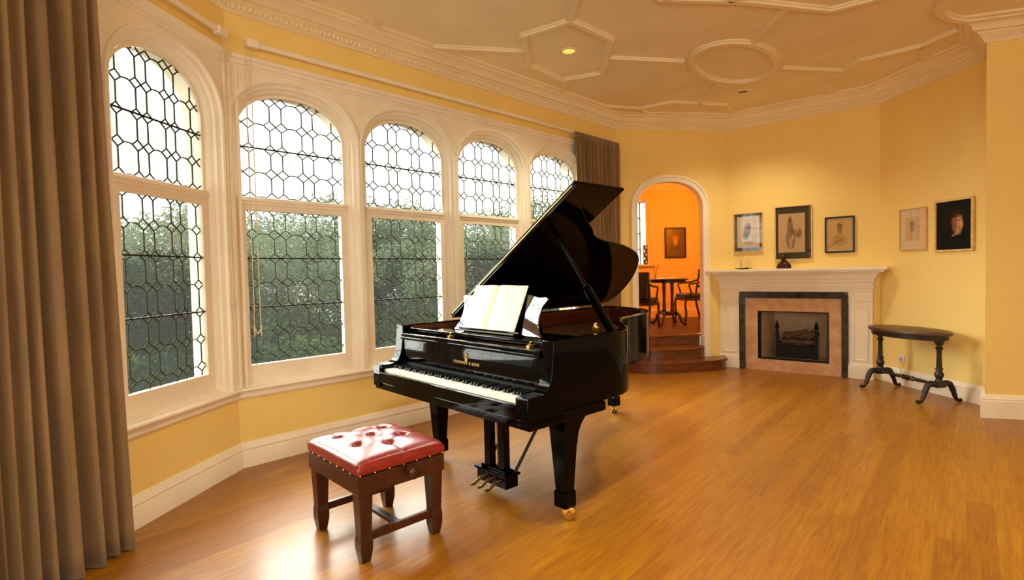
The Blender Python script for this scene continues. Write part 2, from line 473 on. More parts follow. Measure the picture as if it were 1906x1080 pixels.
def make_window(idx, F, c, half, simple=False):
    root = empty('window_%d' % idx, F((c, 0, ZB))); struct(root)
    L0 = Vector(root.location)
    T = lambda p: F(p) - L0
    h = (c, half, RISE, ZS, ZB)
    # moulded casing
    mb = MB(T)
    archsweep(mb, h, [(.112,.02),(.112,.042),(.096,.046),(.084,.04),(.080,.024),(.064,.012),(.056,.008),(.052,-.012),(.036,-.022),(.026,-.04),(.022,-.055),(0,-.06),(0,-.085),(.02,-.085),(.02,-.2)], zb=.575)
    mb.build('arched_casing', M['cream'], root, smooth=35)
    # transom and fixed frame
    mb = MB(T)
    mb.box(c-half-.01, c+half+.01, -.1, -.035, ZTR0+.02, ZTR1-.012)
    mb.box(c-half-.01, c+half+.01, -.1, -.022, ZTR0+.045, ZTR1-.03)
    mb.build('transom', M['cream'], root, bevel=.006)
    # lower sash: stiles and rails
    hs = half-.004; st = .034
    mb = MB(T)
    fo = [(c-hs-.03,.58),(c+hs+.03,.58),(c+hs+.03,ZTR0+.03),(c-hs-.03,ZTR0+.03)]
    fi = [(c-hs+st,ZB+.004),(c+hs-st,ZB+.004),(c+hs-st,ZTR0-.02),(c-hs+st,ZTR0-.02)]
    for i in range(4):
        j = (i+1)%4
        (a0,b0),(a1,b1),(a2,b2),(a3,b3) = fo[i],fo[j],fi[j],fi[i]
        mb.add([(a0,-.085,b0),(a1,-.085,b1),(a2,-.085,b2),(a3,-.085,b3),(a0,-.044,b0),(a1,-.044,b1),(a2,-.044,b2),(a3,-.044,b3)],
               [(0,1,2,3),(4,7,6,5),(0,4,5,1),(2,6,7,3)])
    mb.build('lower_sash_frame', M['cream'], root, bevel=.004)
    # panes
    def pane(name, pts, n):
        mb = MB(T); mb.add([(u,n,z) for u,z in pts], [tuple(range(len(pts)))])
        return mb.build(name, M['glass'], root, clean=False)
    ap = archpath(h, .0, 36, ZTR1-.02)
    up = pane('upper_pane', ap, -.078)
    lp = pane('lower_pane', [(c-hs+st-.01,ZB-.01),(c+hs-st+.01,ZB-.01),(c+hs-st+.01,ZTR0),(c-hs+st-.01,ZTR0)], -.066)
    k = half/GA
    w, nn, s = .160*k, .090*k, .045*k
    P = .182
    def cames(name, par, zr, nrow, inside, bars, n, lw=.0068):
        mb = MB(T)
        for sg in came_segments(half, 0, zr, P, w, nn, s, nrow):
            for a, b in clip(sg, inside):
                mb.bar((c+a.x,n,a.y),(c+b.x,n,b.y), lw, .007, up=(F.n.x,F.n.y,0) if False else (0,1,0))
        mb.build(name, M['lead'], par)
        for zb in bars:
            m2 = MB(T); m2.box(c-half+.004, c+half-.004, n+.006, n+.016, zb-.0045, zb+.0045)
            m2.build('saddle_bar', M['iron'], par)
    cames('lead_cames', up, ZTR1-.005, 5, lambda p: abs(p.x) <= half and ZTR1-.015 <= p.y <= ztop((0,half,RISE,ZS,0), p.x), [ZTR1-.005+2*P], -.078)
    cames('lead_cames', lp, ZTR0-.012-6*P, 7, lambda p: abs(p.x) <= hs-st and ZB <= p.y <= ZTR0-.018, [ZTR0-.012-2*P, ZTR0-.012-4*P], -.066, .0052)
    return root
cents = [.493+1.044*k for k in range(4)]
holesW = [(c, GA+.10, RISE+.10, ZS, .575) for c in cents]
c1u = F1.L - .56; half1 = .362
holes1 = [(c1u, half1+.10, RISE+.10, ZS, .575)]
mb = MB(FW); panel(mb, 0, FW.L, .56, 2.95, holesW, n=.022); struct(mb.build('trim_1', M['cream'], clean=False))
mb = MB(F1); panel(mb, 0, F1.L, .56, 2.95, holes1, n=.022); struct(mb.build('trim_2', M['cream'], clean=False))
make_window(1, F1, c1u, half1)
for k, c in enumerate(cents): make_window(k+2, FW, c, GA)
# outside face of the bay
mb = MB(FW); panel(mb, -.12, FW.L, -.2, 3.5, [(c, GA+.02, RISE+.02, ZS, .6) for c in cents], n=-.2); 
mb.T = F1; panel(mb, 0, F1.L+.12, -.2, 3.5, [(c1u, half1+.02, RISE+.02, ZS, .6)], n=-.2)
struct(mb.build('trim_3', M['ext'], clean=False))
# sill, head moulding, corner post
bay = [W1a, K, B]
mb = MB(); sweep(mb, bay, [(-.09,.56),(.03,.55),(.045,.556),(.05,.566),(.045,.577),(-.01,.582),(-.012,.594),(-.03,.598),(-.032,.61),(-.09,.615)])
sweep(mb, bay, [(.0,.50),(.012,.50),(.02,.512),(.022,.55),(0,.55)])
struct(mb.build('trim_4', M['cream'], smooth=30))
mb = MB(); sweep(mb, bay, [(0,2.885),(.03,2.885),(.034,2.90),(.045,2.905),(.05,2.93),(.062,2.94),(.066,2.962),(.05,2.97),(0,2.975)])
struct(mb.build('trim_5', M['cream'], smooth=30))
mb = MB()
for off, r in ((0,.02),(-.055,.014),(.055,.014)):
    base = K + (FW.d*off if off > 0 else F1.d*off)
    nn = ((FW.n+F1.n).normalized() if off == 0 else (FW.n if off > 0 else F1.n))
    p = base + nn*.024
    mb.lathe([(r,.58),(r,2.885)], (p.x,p.y,0), 14)
struct(mb.build('trim_6', M['cream'], smooth=40))

# rear windows added for fill light, plain glazed (behind the viewer)
def added_rear_window(idx, F, c):
    root = struct(empty('window_%d' % idx, F((c,0,.75)))); L0 = Vector(root.location); T = lambda p: F(p)-L0
    h = (c,.55 if F is FB3 else .6,.3,2.3,.75)
    mb = MB(T); archsweep(mb, h, [(.1,0),(.1,.03),(.06,.03),(0,0),(0,-.12)], 24); mb.build('arched_casing', M['cream'], root, smooth=35)
    mb = MB(T); pts = archpath(h,0,24); mb.add([(u,-.08,z) for u,z in pts], [tuple(range(len(pts)))]); mb.build('pane', M['glass'], root, clean=False)
    mb = MB(T); mb.box(c-h[1],c+h[1],-.1,-.05,1.86,1.95); mb.box(c-.02,c+.02,-.1,-.05,.75,2.55); mb.build('transom', M['cream'], root)
added_rear_window(6, FB2, 1.6); added_rear_window(7, FB2, 3.1); added_rear_window(8, FB3, 1.2); added_rear_window(9, FB3, 2.6)

# ---- cornice, baseboards
corn = [W1a, K, B, Cc, D, Ee, Pp, R1]
cprof = [(0,3.262),(.012,3.262),(.018,3.272),(.024,3.28),(.030,3.30),(.045,3.322),(.062,3.332),(.066,3.345),(.09,3.352),(.094,3.36),(.10,3.385),(.125,3.405),(.15,3.412),(.155,3.425),(.19,3.432),(.195,ZC+.0),(0,ZC)]
mb = MB(); sweep(mb, corn, cprof)
# egg ornament along the lower band
for F in (F1, FW, FD, FF, FE, FP):
    nE = int(F.L/.038)
    if F is FP: nE = int(.9/.038)
    for k in range(nE):
        u = (k+.5)*.038
        if F is F1 and u < 1.0: continue
        c = F((u,.036,3.305))
        mb.ball(tuple(c), .0135, 6, 5, (1,1,1.5))
struct(mb.build('trim_7', M['ceil'], smooth=40))
bbprof = [(0,0),(.026,0),(.026,.118),(.022,.126),(.026,.134),(.022,.15),(.012,.165),(.008,.18),(0,.182)]
def baseboard(name, pts):
    mb = MB(); sweep(mb, pts, bbprof); struct(mb.build(name, M['cream'], smooth=30))
baseboard('baseboard_left', [W1a, K, B, B + FD.d*(.747-.465-.09)])
baseboard('baseboard_right_bay', [D + FE.d*.0 + FE.n*0, Ee, Pp, R1])
baseboard('baseboard_rear', [R1, R2, R3, Q1, W1a])
# taller plinth of the pier
mb = MB(); sweep(mb, [Ee + (Pp-Ee)*.5, Pp, R1], [(0,0),(.03,0),(.03,.15),(.024,.158),(.027,.168),(.016,.188),(.008,.204),(0,.206)]); struct(mb.build('baseboard_pier', M['cream'], smooth=30))

# ---- ceiling ribs
def rib(mb, pts, w=.075, h=None, closed=False):
    h = h or (.034 if closed else .029)
    P = [V2(*p) for p in pts]; n = len(P)
    prof = [(-w/2,0),(-w/2,-h*.45),(-w*.36,-h*.5),(-w*.3,-h),(w*.3,-h),(w*.36,-h*.5),(w/2,-h*.45),(w/2,0)]
    rows = []
    for i, p in enumerate(P):
        a = P[i-1] if (i > 0 or closed) else None; b = P[(i+1)%n] if (i < n-1 or closed) else None
        ts = []
        if a is not None: ts.append((p-a).normalized())
        if b is not None: ts.append((b-p).normalized())
        ns = [V2(t.y,-t.x) for t in ts]
        nn = sum(ns, V2(0,0)).normalized(); k = 1/max(.5, nn.dot(ns[0]))
        rows.append([(p.x+nn.x*o*k, p.y+nn.y*o*k, ZC+z) for o, z in prof])
    m = len(prof); fs = []
    for i in range(n if closed else n-1):
        j = (i+1)%n
        for q in range(m-1): fs.append((i*m+q, j*m+q, j*m+q+1, i*m+q+1))
    if not closed: fs.append(tuple(range(m))); fs.append(tuple((n-1)*m+j for j in range(m-1,-1,-1)))
    mb.add([v for r in rows for v in r], fs)
mb = MB()
ring = [(-1.961, 5.875), (-2.005, 5.981), (-2.06, 6.074), (-2.126, 6.148), (-2.199, 6.201), (-2.276, 6.227), (-2.354, 6.225), (-2.43, 6.194), (-2.498, 6.136), (-2.556, 6.052), (-2.6, 5.949), (-2.63, 5.83), (-2.644, 5.703), (-2.641, 5.573), (-2.623, 5.446), (-2.592, 5.328), (-2.549, 5.223), (-2.496, 5.134), (-2.437, 5.063), (-2.373, 5.012), (-2.307, 4.982), (-2.24, 4.973), (-2.175, 4.984), (-2.114, 5.014), (-2.058, 5.063), (-2.009, 5.13), (-1.968, 5.211), (-1.937, 5.306), (-1.917, 5.411), (-1.909, 5.525), (-1.913, 5.642), (-1.931, 5.761)]
hex1 = [(-2.81,3.61),(-3.27,3.53),(-3.70,4.07),(-3.74,4.64),(-3.33,4.79),(-2.79,4.17)]
rib(mb, hex1, closed=True)
rib(mb, ring, w=.09, closed=True)
rib(mb, [(-2.81,3.60),(-2.57,3.36),(-2.1,2.9)])
rib(mb, [(-3.49,3.80),(-3.99,3.09)])
rib(mb, [(-3.74,4.66),(-4.06,5.02)])
rib(mb, [(-3.06,4.50),(-2.60,5.14)])
rib(mb, [(-3.68,2.13),(-4.02,2.56)]); rib(mb, [(-3.68,2.13),(-3.3,1.7)])
rib(mb, [(-1.97,5.23),(-1.47,4.69)])
rib(mb, [(-1.98,6.08),(-1.57,6.66)])
rib(mb, [(-2.64,6.06),(-3.12,6.58)])
rib(mb, [(-2.1,3.85),(-1.67,4.37),(-1.27,5.02),(-.80,5.10),(-.62,4.6),(-1.0,4.0),(-1.6,3.6)], closed=True)
rib(mb, [(-1.86,6.97),(-1.58,6.69),(-1.35,6.47),(-.86,6.50),(-.57,6.30)])
rib(mb, [(-1.86,6.97),(-1.85,7.45)]); rib(mb, [(-.86,6.50),(-.89,6.95)])
rib(mb, [(-4.0,5.74),(-3.74,6.19),(-3.33,6.26),(-2.93,6.88)])
rib(mb, [(-3.74,6.19),(-3.78,6.46)]); rib(mb, [(-2.93,6.88),(-2.98,7.26)])
ring2 = [(-.12+x,5.75+y) for x,y in [(cos(t)*.52, sin(t)*.52) for t in [2*pi*k/36 for k in range(36)]]]
rib(mb, ring2, w=.09, closed=True)
for dx, dy in ((1.2,-2.2),(2.0,-.4)):
    rib(mb, [(x+dx*1.0, y+dy) for x, y in hex1], closed=True)
struct(mb.build('trim_8', M['ceil'], smooth=30))

# ---- recessed downlights
def downlight(x, y, lit, label):
    r = empty('downlight', (x,y,ZC)); tag(r, label, 'ceiling light', 'recessed downlights')
    mb = MB(); mb.lathe([(.068,0),(.068,-.008),(.086,-.008),(.088,-.001),(.088,.0)], seg=32)
    mb2 = MB(); prof = [(.086,-.001),(.086,-.010),(.064,-.010),(.058,-.003),(.058,-.0015)]
    seg = 32; vs = []; fs = []
    for rr, h in prof:
        for k in range(seg): vs.append((rr*cos(2*pi*k/seg), rr*sin(2*pi*k/seg), h))
    for i in range(len(prof)-1):
        for k in range(seg): fs.append((i*seg+k, i*seg+(k+1)%seg, (i+1)*seg+(k+1)%seg, (i+1)*seg+k))
    mb2.add(vs, fs); mb2.build('trim_ring', M['ceil'], r, smooth=40)
    mb3 = MB(); mb3.add([(.058*cos(2*pi*k/24), .058*sin(2*pi*k/24), -.002) for k in range(24)], [tuple(range(24))])
    mb3.build('lamp', M['bulb'] if lit else mat('unlit_lamp', (120,80,40), .25, metal=.6), r)
downlight(-3.225, 4.10, True, 'glowing round downlight inside the hexagon of ceiling ribs')
downlight(-2.575, 6.57, False, 'dim round downlight beyond the oval ceiling ring near the doorway')

# ---- doorway casing
mb = MB(FD)
archsweep(mb, DOOR, [(.092,0),(.092,.03),(.08,.036),(.066,.034),(.06,.024),(.03,.022),(.02,.03),(.004,.028),(0,.02),(0,-.085)], 40, zb=0.0)
o = mb.build('door_1', M['cream'], smooth=35); struct(o)

# ------------------------------------------------------------------ steps and alcove beyond the doorway
FDn = lambda t, d, z: FD((t, -d, z))     # d = depth behind the door wall
FLR = .45
st = empty('entrance_steps', FDn(.747,0,0)); tag(st, 'curved wooden steps leading up through the arched doorway', 'steps')
L0 = Vector(st.location)
def curved(t0, t1, d_end, bulge, n=18):
    pts = []
    for k in range(n+1):
        x = k/n; t = t0+(t1-t0)*x
        pts.append((t, -bulge*(1-(2*x-1)**4)**.5 if bulge else 0))
    return pts
def step(name, pts, dback, z0, z1):
    T = lambda p: FDn(p[0], p[1], p[2]) - L0
    mb = MB(T)
    poly = pts + [(pts[-1][0], dback), (pts[0][0], dback)]
    mb.prism(poly, z0, z1-.028)
    mb.build('riser', M['stepwood'], st)
    mb = MB(T); c = (pts[0][0]+pts[-1][0])/2
    poly2 = [(p[0]+(p[0]-c)*.02, p[1]-.022) for p in pts] + [(pts[-1][0], dback), (pts[0][0], dback)]
    mb.prism(poly2, z1-.028, z1)
    mb.build('tread', M['stepwood'], st, bevel=.008)
step('s', curved(.06,1.50,0,.36), -.035, 0, .15)
step('s', curved(.29,1.20,0,.20), .20, .15, .30)
step('s', [(.287,.10),(1.207,.10)], .24, .30, .45)
# alcove shell
AT0, AT1, AD = .25, 2.78, 2.72
def afac(name, quads, m):
    mb = MB(lambda p: FDn(p[0],p[1],p[2]))
    for q in quads: mb.quad(*q)
    return struct(mb.build(name, M[m], clean=False))
afac('floor_alcove', [[(AT0-.5,.2,FLR),(AT1,.2,FLR),(AT1,AD,FLR),(AT0-.5,AD,FLR)]], 'alcovefloor')
ZA = 2.98
afac('ceiling_alcove', [[(AT0-.5,.0,ZA),(AT1,.0,ZA),(AT1,AD,ZA),(AT0-.5,AD,ZA)]], 'ceil')
NW = (1.15,.30,1.47,2.67)   # niche centre t, half, z0, z1
wq = [[(AT0-.5,AD,FLR),(NW[0]-NW[1],AD,FLR),(NW[0]-NW[1],AD,ZA),(AT0-.5,AD,ZA)],
      [(NW[0]+NW[1],AD,FLR),(AT1,AD,FLR),(AT1,AD,ZA),(NW[0]+NW[1],AD,ZA)],
      [(NW[0]-NW[1],AD,FLR),(NW[0]+NW[1],AD,FLR),(NW[0]+NW[1],AD,NW[2]),(NW[0]-NW[1],AD,NW[2])],
      [(NW[0]-NW[1],AD,NW[3]),(NW[0]+NW[1],AD,NW[3]),(NW[0]+NW[1],AD,ZA),(NW[0]-NW[1],AD,ZA)]]
afac('wall_alcove_back', wq, 'wall')
a,b = NW[0]-NW[1], NW[0]+NW[1]
afac('trim_9', [[(a,AD,NW[2]),(b,AD,NW[2]),(b,AD+.35,NW[2]),(a,AD+.35,NW[2])],[(a,AD,NW[3]),(b,AD,NW[3]),(b,AD+.35,NW[3]),(a,AD+.35,NW[3])],
     [(a,AD,NW[2]),(a,AD+.35,NW[2]),(a,AD+.35,NW[3]),(a,AD,NW[3])],[(b,AD,NW[2]),(b,AD+.35,NW[2]),(b,AD+.35,NW[3]),(b,AD,NW[3])]], 'cream')
afac('wall_alcove_left', [[(AT0-.5,0,FLR),(AT0-.5,AD,FLR),(AT0-.5,AD,ZA),(AT0-.5,0,ZA)]], 'wall')
afac('wall_alcove_right', [[(AT1,0,FLR),(AT1,AD,FLR),(AT1,AD,ZA),(AT1,0,ZA)]], 'wall')
# inner side of the door wall
mb = MB(lambda p: FDn(p[0],-p[1],p[2])); panel(mb, AT0-.5, AT1, FLR, ZA, [(DOOR[0],DOOR[1],DOOR[2],DOOR[3],FLR)], n=-.085); struct(mb.build('wall_alcove_front', M['wall'], clean=False))
mb = MB(lambda p: FDn(p[0],AD-p[1],p[2]))
mb.extr([(0,FLR),(.02,FLR),(.02,FLR+.14),(.008,FLR+.17),(0,FLR+.17)], 'x', AT0-.5, AT1)
struct(mb.build('baseboard_alcove', M['wall']))
mb = MB(lambda p: FDn(p[0],AD-p[1],p[2])); mb.extr([(0,2.86),(.03,2.86),(.05,2.90),(.10,2.95),(.10,2.98),(0,2.98)], 'x', AT0-.5, AT1)
struct(mb.build('trim_10', M['cream']))
# window in the niche
wr = struct(empty('window_10', FDn(NW[0],AD+.3,NW[2]))); L0w = Vector(wr.location); T = lambda p: FDn(p[0],p[1],p[2]) - L0w
mb = MB(T); mb.quad((a,AD+.3,NW[2]),(b,AD+.3,NW[2]),(b,AD+.3,NW[3]),(a,AD+.3,NW[3])); mb.build('pane', M['glass'], wr, clean=False)
mb = MB(T)
for k in range(5):
    z = NW[2]+ (NW[3]-NW[2])*k/4; mb.box(a,b,AD+.28,AD+.32,z-.008,z+.008)
for k in range(4):
    t = a+(b-a)*k/3; mb.box(t-.008,t+.008,AD+.28,AD+.32,NW[2],NW[3])
mb.build('glazing_bars', M['lead'], wr)
mb = MB(lambda p: FDn(p[0],AD-p[1],p[2])); mb.box(a-.05, b+.19, 0, .10, NW[2]-.035, NW[2]); struct(mb.build('trim_11', M['wall'], bevel=.006))
# folded patterned screen standing on that sill
o = empty('folding_screen', FDn(1.425,AD-.045,NW[2])); tag(o, 'small dark lattice panel standing on the alcove window sill', 'screen')
Ls = Vector(o.location); T = lambda p: FDn(p[0],p[1],p[2]) - Ls
mb = MB(T)
mb.box(1.385,1.395,AD-.06,AD-.03,NW[2],NW[2]+.36); mb.box(1.448,1.458,AD-.06,AD-.03,NW[2],NW[2]+.36)
for k in range(6): mb.box(1.385,1.458,AD-.058,AD-.032,NW[2]+.068*k,NW[2]+.068*k+.02)
mb.build('frame', M['darkwood'], o)
mb = MB(T)
for k in range(5):
    if k%2==0: mb.box(1.395,1.425,AD-.05,AD-.04,NW[2]+.068*k+.02,NW[2]+.068*(k+1))
    else: mb.box(1.42,1.448,AD-.05,AD-.04,NW[2]+.068*k+.02,NW[2]+.068*(k+1))
mb.build('slat', M['felt'], o)

# pictures -----------------------------------------------------------
def sketchmat(name, paper, blobs, scale=1.0, rough=.8):
    """paper with soft irregular marks.  blob: (cx, cz, rx, rz, colour, strength, rotation)"""
    q = NT(name); bs = q.n('ShaderNodeBsdfPrincipled'); bs.inputs['Roughness'].default_value = rough; bs.inputs['Specular IOR Level'].default_value = .2
    tc = q.n('ShaderNodeTexCoord')
    nz = q.n('ShaderNodeTexNoise'); nz.inputs['Scale'].default_value = 9*scale; nz.inputs['Detail'].default_value = 3
    q.l(tc, 'Generated', nz, 'Vector')
    ad = q.n('ShaderNodeVectorMath', operation='MULTIPLY_ADD'); ad.inputs[1].default_value = (.10,0,.10); 
    q.l(nz, 'Color', ad, 0); q.l(tc, 'Generated', ad, 2)
    n2 = q.n('ShaderNodeTexNoise'); n2.inputs['Scale'].default_value = 30*scale; q.l(tc, 'Generated', n2, 'Vector')
    col = None
    prev = q.n('ShaderNodeRGB'); prev.outputs[0].default_value = lin(paper); po = (prev, 0)
    for (cx, cz, rx, rz, c, s, rot) in blobs:
        mp = q.n('ShaderNodeMapping', vector_type='TEXTURE')
        mp.inputs['Location'].default_value = (cx+.05, .5, cz+.05); mp.inputs['Scale'].default_value = (rx, 50, rz); mp.inputs['Rotation'].default_value = (0, radians(rot), 0)
        q.l(ad, 0, mp, 'Vector')
        g = q.n('ShaderNodeTexGradient', gradient_type='SPHERICAL'); q.l(mp, 0, g, 0)
        mr = q.n('ShaderNodeMapRange'); mr.inputs[1].default_value = .0; mr.inputs[2].default_value = .35; mr.inputs[3].default_value = 0; mr.inputs[4].default_value = s
        q.l(g, 'Fac', mr, 0)
        mu = q.n('ShaderNodeMath', operation='MULTIPLY'); r2 = q.n('ShaderNodeMapRange'); r2.inputs[1].default_value = .25; r2.inputs[2].default_value = .6; r2.inputs[3].default_value = .55
        q.l(n2, 'Fac', r2, 0); q.l(mr, 0, mu, 0); q.l(r2, 0, mu, 1)
        mx = q.n('ShaderNodeMix', data_type='RGBA'); mx.inputs[7].default_value = lin(c)
        q.l(mu, 0, mx, 0); q.t.links.new(po[0].outputs[po[1]], mx.inputs[6]); po = (mx, 2)
    q.t.links.new(po[0].outputs[po[1]], bs.inputs['Base Color']); q.l(bs, 'BSDF', q.out, 'Surface')
    return q.m
def picture(name, F, u, z, w, h, fw, framem, mount, art, mw, label, depth=.025, cat='picture', nbase=0.0, tilt=0.0, glass=True):
    """hangs on wall F, centre u,z;  w,h outer size;  fw frame width;  mw mount width (l,r,b,t)"""
    root = empty(name, F((u, nbase+.003, z)), F.rz); tag(root, label, cat)
    root.rotation_euler = (0, 0, F.rz + tilt)
    # local: x along wall, -y into room
    X0,X1,Z0,Z1 = -w/2,w/2,-h/2,h/2
    mb = MB()
    mb.box(X0,X0+fw,-depth,0,Z0,Z1); mb.box(X1-fw,X1,-depth,0,Z0,Z1); mb.box(X0+fw,X1-fw,-depth,0,Z0,Z0+fw); mb.box(X0+fw,X1-fw,-depth,0,Z1-fw,Z1)
    mb.build('frame', framem, root, bevel=.003)
    if mount:
        mb = MB(); mb.box(X0+fw,X1-fw,-depth*.4,-.001,Z0+fw,Z1-fw); mb.build('mount', mount, root)
    l,r,bt,tp = mw
    mb = MB(); mb.box(X0+fw+l,X1-fw-r,-depth*.4-.0015,-depth*.4,Z0+fw+bt,Z1-fw-tp); mb.build('print', art, root)
    if glass:
        mb = MB(); mb.quad((X0+fw,-depth*.62,Z0+fw),(X1-fw,-depth*.62,Z0+fw),(X1-fw,-depth*.62,Z1-fw),(X0+fw,-depth*.62,Z1-fw)); mb.build('glass_pane', M['picglass'], root, clean=False)
    return root
sep = (110,78,50); dk = (62,42,30)
art1 = sketchmat('figure_sketch', (216,196,160), [(.45,.55,.20,.30,sep,.85,20),(.38,.40,.16,.16,dk,.6,0),(.55,.62,.10,.12,dk,.7,0),(.5,.16,.34,.06,sep,.5,0)])
art2 = sketchmat('standing_figure_drawing', (206,170,122), [(.45,.60,.14,.30,sep,.8,0),(.44,.85,.07,.09,dk,.7,0),(.62,.5,.22,.10,sep,.7,30),(.36,.3,.07,.24,dk,.6,-12),(.58,.26,.06,.22,dk,.6,18),(.8,.48,.08,.16,dk,.7,0)])
art3 = sketchmat('pencil_portrait', (204,160,104), [(.5,.72,.15,.20,sep,.6,0),(.5,.80,.13,.09,dk,.7,0),(.45,.72,.04,.03,dk,.7,0),(.56,.72,.04,.03,dk,.7,0),(.52,.6,.12,.09,dk,.6,20),(.5,.3,.42,.22,sep,.35,0),(.42,.45,.03,.16,dk,.6,15)])
art4 = sketchmat('faint_portrait', (206,170,124), [(.5,.62,.22,.24,sep,.6,0),(.5,.74,.24,.10,dk,.4,0),(.44,.62,.05,.04,dk,.5,0),(.6,.62,.05,.04,dk,.5,0),(.5,.46,.12,.08,dk,.55,0)])
art5 = sketchmat('dark_oil_portrait', (26,26,25), [(.5,.2,.5,.3,(16,15,16),.9,0),(.52,.66,.30,.24,(40,24,16),.95,0),(.60,.53,.17,.25,(204,146,94),1.0,-8),(.50,.54,.10,.24,(96,58,36),.8,-6),(.52,.74,.22,.11,(40,24,16),.95,12),(.62,.585,.07,.022,(70,42,28),.85,0),(.70,.51,.03,.09,(226,170,116),.8,-8),(.655,.425,.05,.018,(126,70,48),.7,0),(.54,.31,.12,.035,(170,150,120),.6,-20)], rough=.9)
art6 = sketchmat('old_man_portrait', (70,46,28), [(.5,.62,.26,.24,(190,130,76),.9,0),(.5,.42,.2,.22,(200,170,130),.8,0),(.5,.1,.5,.2,(36,24,16),.8,0),(.43,.64,.05,.03,dk,.8,0),(.58,.64,.05,.03,dk,.8,0)])
picture('framed_sketch', FF, .283, 1.842, .375, .53, .012, M['goldframe'], M['darkmat'], art1, (.035,.03,.05,.035), 'small gilt framed figure sketch in a dark mount, above the left end of the mantel', tilt=radians(1.0))
picture('framed_drawing', FF, .838, 1.803, .44, .70, .014, M['goldframe'], M['darkmat'], art2, (.03,.07,.085,.085), 'tallest gilt framed drawing in a dark mount, above the mantel centre', tilt=radians(1.5))
picture('framed_portrait', FF, 1.357, 1.748, .318, .44, .02, M['blackframe'], M['palemat'], art3, (.01,.01,.012,.012), 'black framed pencil portrait above the right end of the mantel')
picture('framed_portrait', FE, .488, 1.748, .352, .452, .008, M['goldframe'], M['palemat'], art4, (.07,.085,.09,.085), 'pale mounted portrait drawing in a thin gilt frame, right of the fireplace')
picture('framed_painting', FE, .987, 1.747, .432, .525, .02, M['goldframe'], None, art5, (0,0,0,0), 'gilt framed dark oil portrait hanging above the oval side table', glass=False)
FAB = WF((FDn(AT0,AD,0).x, FDn(AT0,AD,0).y), (FDn(AT1,AD,0).x, FDn(AT1,AD,0).y))
picture('framed_print', FAB, 2.03-AT0, 1.868, .42, .575, .03, M['darkwood'], M['darkmat'], art6, (.05,.05,.11,.05), 'dark framed portrait print on the orange alcove wall')

# alcove table and chairs -------------------------------------------
tp = FDn(1.36,1.52,FLR); tb = empty('pedestal_table', tp, FD.rz); tag(tb, 'small round dark pedestal table with two columns beyond the doorway', 'table')
mb = MB(); mb.lathe([(.285,.70),(.29,.733),(.315,.736),(.33,.745),(.33,.755),(.322,.76)], seg=36); mb.build('tabletop', M['darkwood'], tb, smooth=40)
for s in (-1,1):
    mb = MB(); mb.lathe([(.03,.20),(.034,.24),(.024,.27),(.03,.33),(.022,.40),(.026,.55),(.03,.62),(.024,.66),(.04,.70),(.04,.736)], (s*.07,0,0), 14); mb.build('column', M['darkwood'], tb, smooth=50)
mb = MB(); mb.lathe([(.06,.15),(.11,.17),(.115,.195),(.09,.21)], seg=20); mb.build('base_block', M['darkwood'], tb, smooth=50)
for k in range(4):
    an = radians(45+90*k)
    pts = [(r*cos(an), r*sin(an), z) for r, z in ((.06,.18),(.13,.2),(.19,.15),(.22,.07),(.27,.02),(.31,.025))]
    mb = MB(); mb.tube(catmull(pts,4), .02, 8, flat=(.8,1.1)); mb.build('leg', M['darkwood'], tb, smooth=60)
def chair(name, loc, rz, label, panel=False):
    root = empty(name, loc, rz); tag(root, label, 'chair')
    mb = MB(); mb.box(-.24,.24,-.23,.23,.43,.51); mb.build('seat', M['seat'], root, bevel=.03, bseg=3)
    mb = MB(); mb.box(-.25,.25,-.24,.24,.39,.435); mb.build('seat_rail', M['darkwood'], root, bevel=.006)
    for sx in (-1,1):
        mb = MB(); mb.tube(catmull([(sx*.23,-.22,.42),(sx*.23,-.24,.3),(sx*.23,-.22,.15),(sx*.235,-.26,.0)],5), .022, 8); mb.build('leg', M['darkwood'], root, smooth=60)
        mb = MB(); mb.tube(catmull([(sx*.22,.22,.42),(sx*.22,.25,.25),(sx*.22,.33,.0)],5), .022, 8); mb.build('leg', M['darkwood'], root, smooth=60)
        mb = MB(); mb.tube(catmull([(sx*.22,.22,.42),(sx*.225,.25,.62),(sx*.225,.31,.86),(sx*.225,.34,.92)],5), .02, 8); mb.build('back_post', M['darkwood'], root, smooth=60)
        mb = MB(); mb.tube(catmull([(sx*.23,.28,.74),(sx*.25,.12,.70),(sx*.25,-.08,.685),(sx*.245,-.16,.66),(sx*.24,-.12,.55),(sx*.235,-.10,.43)],5), .017, 8); mb.build('arm', M['darkwood'], root, smooth=60)
    if panel:
        mb = MB(); mb.box(-.215,.215,.25,.30,.50,.86); mb.build('back_panel', M['seat'], root, bevel=.015)
    mb = MB(); mb.box(-.25,.25,.29,.34,.83,.93); mb.build('crest_rail', M['darkwood'], root, bevel=.012)
    mb = MB(); mb.box(-.22,.22,.255,.285,.60,.65); mb.build('back_splat', M['darkwood'], root, bevel=.006)
    return root
c0 = chair('armchair', FDn(1.87,1.75,FLR), FD.rz + radians(-90), 'dark wooden armchair with a black seat, right of the pedestal table'); c0.scale = (.88,.82,.98)
c2 = chair('armchair', FDn(.71,1.0,FLR), FD.rz + radians(140), 'dark armchair with a solid back, partly behind the left jamb of the arched doorway', True); c2.scale = (.85,.85,.95)
